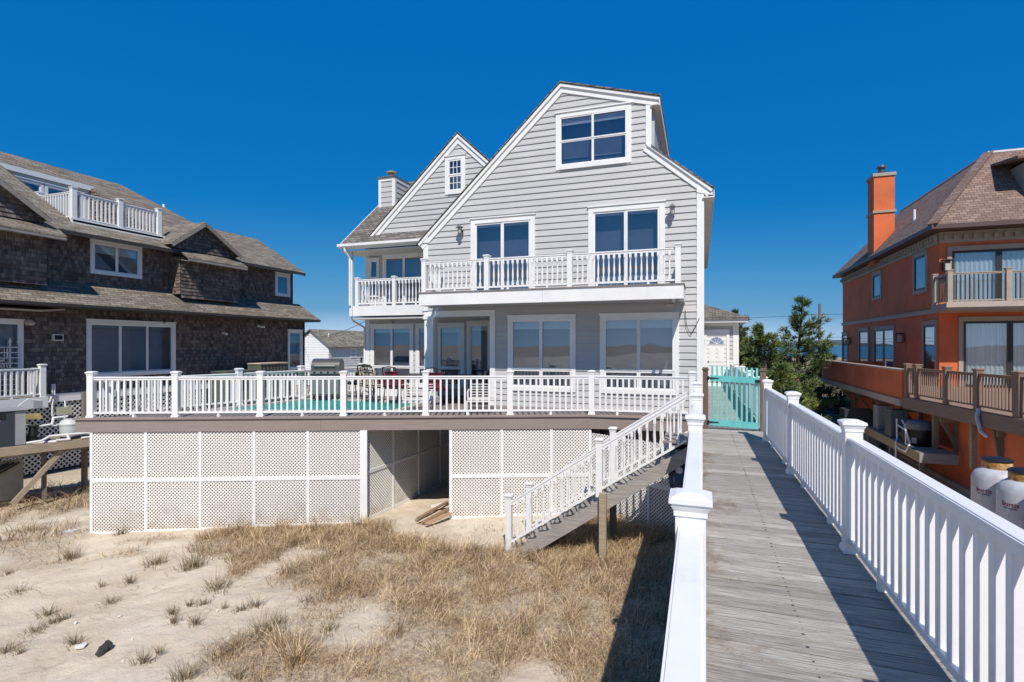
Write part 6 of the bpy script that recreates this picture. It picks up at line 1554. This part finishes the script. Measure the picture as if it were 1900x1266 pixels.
# loose boards in the gap under the deck
for i, (pa, pb_, w_, mt) in enumerate((((772, 968), (832, 935), .07, 'weathered_wood'), ((785, 976), (834, 952), .12, 'loose_board'), ((790, 982), (836, 964), .10, 'loose_board'), ((800, 950), (836, 944), .12, 'white_trim'), ((775, 975), (830, 946), .08, 'loose_board'))):
    a = gz(*pa, -2.4); b = gz(*pb_, -2.35); m = MB(); m.bar((*a, gh1(*a) + .04 + .03 * i), (*b, gh1(*b) + .10 + .03 * i), w_, .03)
    tag(m.build('loose_board', mt), ['thin dark stick on top of the boards in the gap of the lattice', 'tan board in the lattice gap, widest of the pile', 'tan board lying lowest in the lattice gap', 'white board lying behind the tan ones in the lattice gap', 'narrow tan board in the middle of the pile in the lattice gap'][i], 'board', 'boards dumped in the gap under the deck')
# ================================================================== trees
def needles(c, n, L, wdt, dirv, spread):
    d = RNG.normal(0, spread, (n, 3)) + np.array(dirv); d /= np.linalg.norm(d, axis=1)[:, None]
    l = L * RNG.uniform(.6, 1.1, n)[:, None]; s = np.cross(d, RNG.normal(0, 1, (n, 3))); s /= np.linalg.norm(s, axis=1)[:, None]
    c = np.asarray(c); b = c + d * L * .05 + RNG.normal(0, L * .18, (n, 3)); e = b + d * l; w = wdt / 2
    return np.stack([b - s * w, b + s * w, e + s * w * .5, e - s * w * .5], 1)
def pine(x, y, H, W, label, seed, lean=.0, tufts=240, open_=0.0, yellow=0.0):
    rs = np.random.default_rng(seed); z0 = gh1(x, y) - .1
    T = thing('pine_tree', label, 'tree', (x, y, z0), 'pine trees beyond the gate')
    tr = MB(); pts = []; nseg = 9
    for i in range(nseg + 1):
        t = i / nseg; pts.append(V(x + lean * H * t + .12 * H * .1 * math.sin(t * 5 + seed), y + .05 * H * math.sin(t * 4 + seed * 2), z0 + H * .97 * t))
    for i in range(nseg): tr.tube(pts[i], pts[i + 1], .045 * H * .5 * (1 - i / nseg) + .02, .045 * H * .5 * (1 - (i + 1) / nseg) + .012, 8)
    br = MB(); Q = []; R = []
    nl = int(H * 3.4)
    for i in range(nl):
        t = .14 + .84 * i / (nl - 1); f = t * nseg; k = min(int(f), nseg - 1); c = pts[k].lerp(pts[k + 1], f - k)
        prof = (1 - t) ** .75 * (.55 + .45 * min(1, t * 4)) + .06
        for b in range(rs.integers(4, 7) if t < .85 else 3):
            a = rs.uniform(0, 2 * PI); L = W * prof * rs.uniform(.45, 1.3) * (1 + open_ * rs.uniform(-.5, .6)); up = .15 + .5 * t + rs.uniform(-.1, .25)
            d = V(math.cos(a), math.sin(a), up * .6); e = c + d * L; mid = c.lerp(e, .55) + V(0, 0, -.04 * L)
            br.tube(c, mid, .012 + .014 * L, .012 + .006 * L, 5, caps=False); br.tube(mid, e, .012 + .006 * L, .006, 5, caps=False)
            nt = max(3, int(L * (5.5 if open_ > .4 else 8))); col = rs.uniform(-.12, .12)
            for j in range(nt):
                s = .3 + .7 * (j + rs.uniform(0, 1)) / nt; q = c.lerp(e, s) if s > .55 else c.lerp(mid, s / .55)
                off = rs.normal(0, .09 * L * (.5 + s * .5) + .04, 3); off[2] = abs(off[2]) * .7; q = q + V(*off)
                dirv = np.array([d.x, d.y, .55]) * .8 + off * .9; dirv /= np.linalg.norm(dirv)
                N = 34 if open_ < .4 else 22; Q.append(needles(tuple(q), N, .25, .030, dirv, .5)); sh = .42 + col + yellow * rs.uniform(.2, 1) + .25 * (s - .5)
                R.append(np.clip(sh + rs.normal(0, .10, N), 0, 1))
    tr.build('trunk', 'pine_bark', T, smooth=True); br.build('branches', 'pine_bark', T)
    Qa = np.concatenate(Q).reshape(-1, 3); Fq = np.arange(len(Qa)).reshape(-1, 4)
    me = quad_mesh('crown', Qa, Fq, np.concatenate(R), 'pine_needle', origin=(x, y, z0)); o = bpy.data.objects.new('crown', me); COL.objects.link(o); o.parent = T
    return T
def tp_(px, d): rx_, ry_ = ray(px); return (rx_ * d, ry_ * d)
ax_, ay_ = tp_(1484, 27.0); pine(ax_, ay_, 6.6, 1.9, 'tall open-crowned pine standing beside the utility pole', 3, .0, open_=.6, yellow=.22)
ax_, ay_ = tp_(1418, 25.5); pine(ax_, ay_, 5.0, 1.9, 'dense rounded pine between the house annex and the taller pine', 5, open_=.2, yellow=.3)
ax_, ay_ = tp_(1368, 28.5); pine(ax_, ay_, 5.9, 1.6, 'darker pine partly hidden behind the annex roof corner', 8, open_=.3, yellow=.05)
ax_, ay_ = tp_(1450, 22.5); pine(ax_, ay_, 3.1, 1.5, 'low bushy yellow-green pine in front of the taller ones', 12, open_=.3, yellow=.28)
ax_, ay_ = tp_(1522, 30.5); pine(ax_, ay_, 4.3, 1.3, 'dark thin pine next to the orange parapet', 15, lean=.03, open_=.5, yellow=-.15)
# scrub
def bush(x, y, r, h, label, mat='scrub_leaf', n=2600):
    z0 = gh1(x, y); a = RNG.uniform(0, 6.28, n); rr_ = r * np.sqrt(RNG.uniform(0, 1, n)); zz_ = z0 + h * RNG.uniform(0, 1, n) * (1 - (rr_ / r) ** 2 * .7)
    d = RNG.normal(0, 1, (n, 3)); d /= np.linalg.norm(d, axis=1)[:, None]; s = np.cross(d, RNG.normal(0, 1, (n, 3))); s /= np.linalg.norm(s, axis=1)[:, None]
    c = np.stack([x + rr_ * np.cos(a), y + rr_ * np.sin(a), zz_], 1); L = .13; q = np.stack([c - s * .02, c + s * .02, c + d * L + s * .015, c + d * L - s * .015], 1).reshape(-1, 3)
    T = thing('bush', label, 'bush', (x, y, z0), 'scrub bushes by the road'); me = quad_mesh('foliage', q, np.arange(len(q)).reshape(-1, 4), RNG.beta(2, 2, n), mat, (x, y, z0)); o = bpy.data.objects.new('foliage', me); COL.objects.link(o); o.parent = T
    m = MB()
    for k in range(7): aa = k * .9; m.tube((x, y, z0 - .05), (x + r * .6 * math.cos(aa), y + r * .6 * math.sin(aa), z0 + h * .6), .02, .008, 5)
    m.build('stems', 'pine_bark', T)
for px, d, r, h, lb, mt in ((1478, 34.5, 1.4, 1.0, 'low dark bush under the tall pine', 'pine_needle'), (1550, 33, 1.5, .7, 'straw coloured bush left of the orange wall end', 'scrub_leaf'), (1500, 47, 3.2, 1.6, 'grey brown scrub across the road behind the pole', 'scrub_leaf'), (1552, 52, 4.0, 2.2, 'grey brown scrub across the road near the orange parapet', 'scrub_leaf'), (1440, 49, 3.5, 2.0, 'grey brown scrub behind the pines', 'scrub_leaf')):
    bx_, by_ = tp_(px, d); bush(bx_, by_, r, h, lb, mt, 5000)
# utility pole and wires
px_, py_ = tp_(1521, 62); zp = gh1(px_, py_)
UP = thing('utility_pole', 'tall grey wooden utility pole standing behind the pines', 'utility pole', (px_, py_, zp))
m = MB(); m.tube((px_, py_, zp - .3), (px_, py_, 6.4), .19, .14, 12); m.build('pole', 'weathered_post', UP, smooth=True)
m = MB(); m.lathe((px_ - .42, py_, 3.6), [(.2, 0), (.22, .1), (.22, .75), (.12, .85)], 12); m.build('transformer', 'galvanised', UP, smooth=True)
m = MB(); m.box(px_ - .9, py_ - .06, 5.1, px_ + .9, py_ + .06, 5.22); m.build('crossarm', 'weathered_wood', UP)
def wire(name, lb, a, b, sag, r=.02):
    m = MB(); N_ = 16; P_ = [V(*a).lerp(V(*b), i / N_) + V(0, 0, -sag * 4 * (i / N_) * (1 - i / N_)) for i in range(N_ + 1)]
    for i in range(N_): m.tube(P_[i], P_[i + 1], r, r, 5, caps=False)
    tag(m.build(name, 'black_metal'), lb, 'wire', 'overhead wires by the utility pole' if 'pole' in lb else None)
wire('overhead_wire', 'topmost wire leading left from the utility pole towards the house roof', (px_, py_, 5.2), (-25, 66, 6.0), .8); wire('overhead_wire', 'topmost wire leading right from the utility pole behind the orange house', (px_, py_, 5.2), (62, 52, 5.6), .6)
for i, z in enumerate((2.55, 2.2, 1.75)):
    wire('overhead_wire', ['upper', 'middle', 'lowest'][i] + ' of three low wires leading right from the utility pole', (px_, py_, z), (62, 50, z + .2), .25)
    wire('overhead_wire', ['upper', 'middle', 'lowest'][i] + ' of three low wires leading left from the utility pole through the pines', (px_, py_, z), (-25, 70, z + .4), .4)
wire('service_wire', 'dark service wire running from the far house to the grey house in the left gap', (-10.9, 16.2, 2.62), (-42, 48, 3.4), .8, .012)
# wire mesh fence with posts across the road side
WF = thing('wire_fence', 'thin wire mesh fence with a weathered corner post by the road', 'fence', (16, 33, -2.2))
fa, fb = tp_(1430, 31), tp_(1562, 30.5)
for px, d in ((1519, 30.8), (1440, 31), (1560, 30.6)):
    a = tp_(px, d); m = MB(); z = gh1(*a); m.tube((a[0], a[1], z - .1), (a[0], a[1], z + 1.5), .10 if px == 1519 else .05, .09 if px == 1519 else .05, 9); m.build('fence_post', 'weathered_post', WF)
m = MB()
za = gh1(*fa)
for k in range(8): z = za + .1 + k * .16; m.tube((*fa, z), (*fb, z), .006, .006, 4, caps=False)
for k in range(28): t_ = k / 27; q = (fa[0] + (fb[0] - fa[0]) * t_, fa[1] + (fb[1] - fa[1]) * t_); m.tube((*q, za + .1), (*q, za + 1.22), .005, .005, 4, caps=False)
m.build('mesh', 'galvanised', WF)

# ================================================================== camera, light, sky
cam = bpy.data.cameras.new('camera'); co = bpy.data.objects.new('camera', cam); COL.objects.link(co); sc.camera = co
co.location = (0, 0, CZ); co.rotation_euler = (PI / 2, 0, YAW)
cam.sensor_width = 36; cam.lens = 36 * F / 1900; cam.shift_x = 0; cam.shift_y = (HY - 633) / 1900; cam.clip_end = 9000; cam.clip_start = .05
sdir = V(.38, -.92, 1.19).normalized(); el = math.asin(sdir.z)
sun = bpy.data.lights.new('sun', 'SUN'); so = bpy.data.objects.new('sun', sun); COL.objects.link(so); so.location = (5, -10, 30)
so.rotation_euler = sdir.to_track_quat('Z', 'Y').to_euler(); sun.energy = SUN_E; sun.angle = math.radians(.53); sun.color = (1, .935, .85)
w = bpy.data.worlds.new('World'); sc.world = w; w.use_nodes = True; nt = w.node_tree; bg = nt.nodes['Background']
sk = nt.nodes.new('ShaderNodeTexSky'); sk.sky_type = 'NISHITA'; sk.sun_disc = False; sk.sun_elevation = el; sk.sun_rotation = math.atan2(sdir.x, sdir.y)
sk.air_density = SKY_AIR; sk.dust_density = SKY_DUST; sk.ozone_density = SKY_OZ; sk.altitude = 0
bwn = nt.nodes.new('ShaderNodeRGBToBW'); nt.links.new(sk.outputs[0], bwn.inputs[0])
mr = nt.nodes.new('ShaderNodeMapRange'); mr.inputs[1].default_value = SKY_LO; mr.inputs[2].default_value = SKY_HI; nt.links.new(bwn.outputs[0], mr.inputs[0])
rmp = nt.nodes.new('ShaderNodeValToRGB'); nt.links.new(mr.outputs[0], rmp.inputs[0]); el_ = rmp.color_ramp.elements
q_ = 1 / 3
for pos, c_ in ((.12, (.01, .31, .88)), (.26, (.10, .47, .96)), (.42, (.24, .60, 1.0))): e_ = el_.new(pos); e_.color = (*[v * q_ for v in c_], 1)
el_[0].color = (.002 * q_, .23 * q_, .78 * q_, 1); el_[len(el_) - 1].color = (.95, .95, .98, 1)
vm = nt.nodes.new('ShaderNodeVectorMath'); vm.operation = 'SCALE'; vm.inputs['Scale'].default_value = 15.0
nt.links.new(rmp.outputs[0], vm.inputs[0]); nt.links.new(vm.outputs[0], bg.inputs[0]); bg.inputs[1].default_value = SKY_E
sc.view_settings.view_transform = 'Standard'; sc.view_settings.look = 'None'; sc.view_settings.exposure = EXPO; sc.view_settings.gamma = 1
sc.render.engine = 'CYCLES'
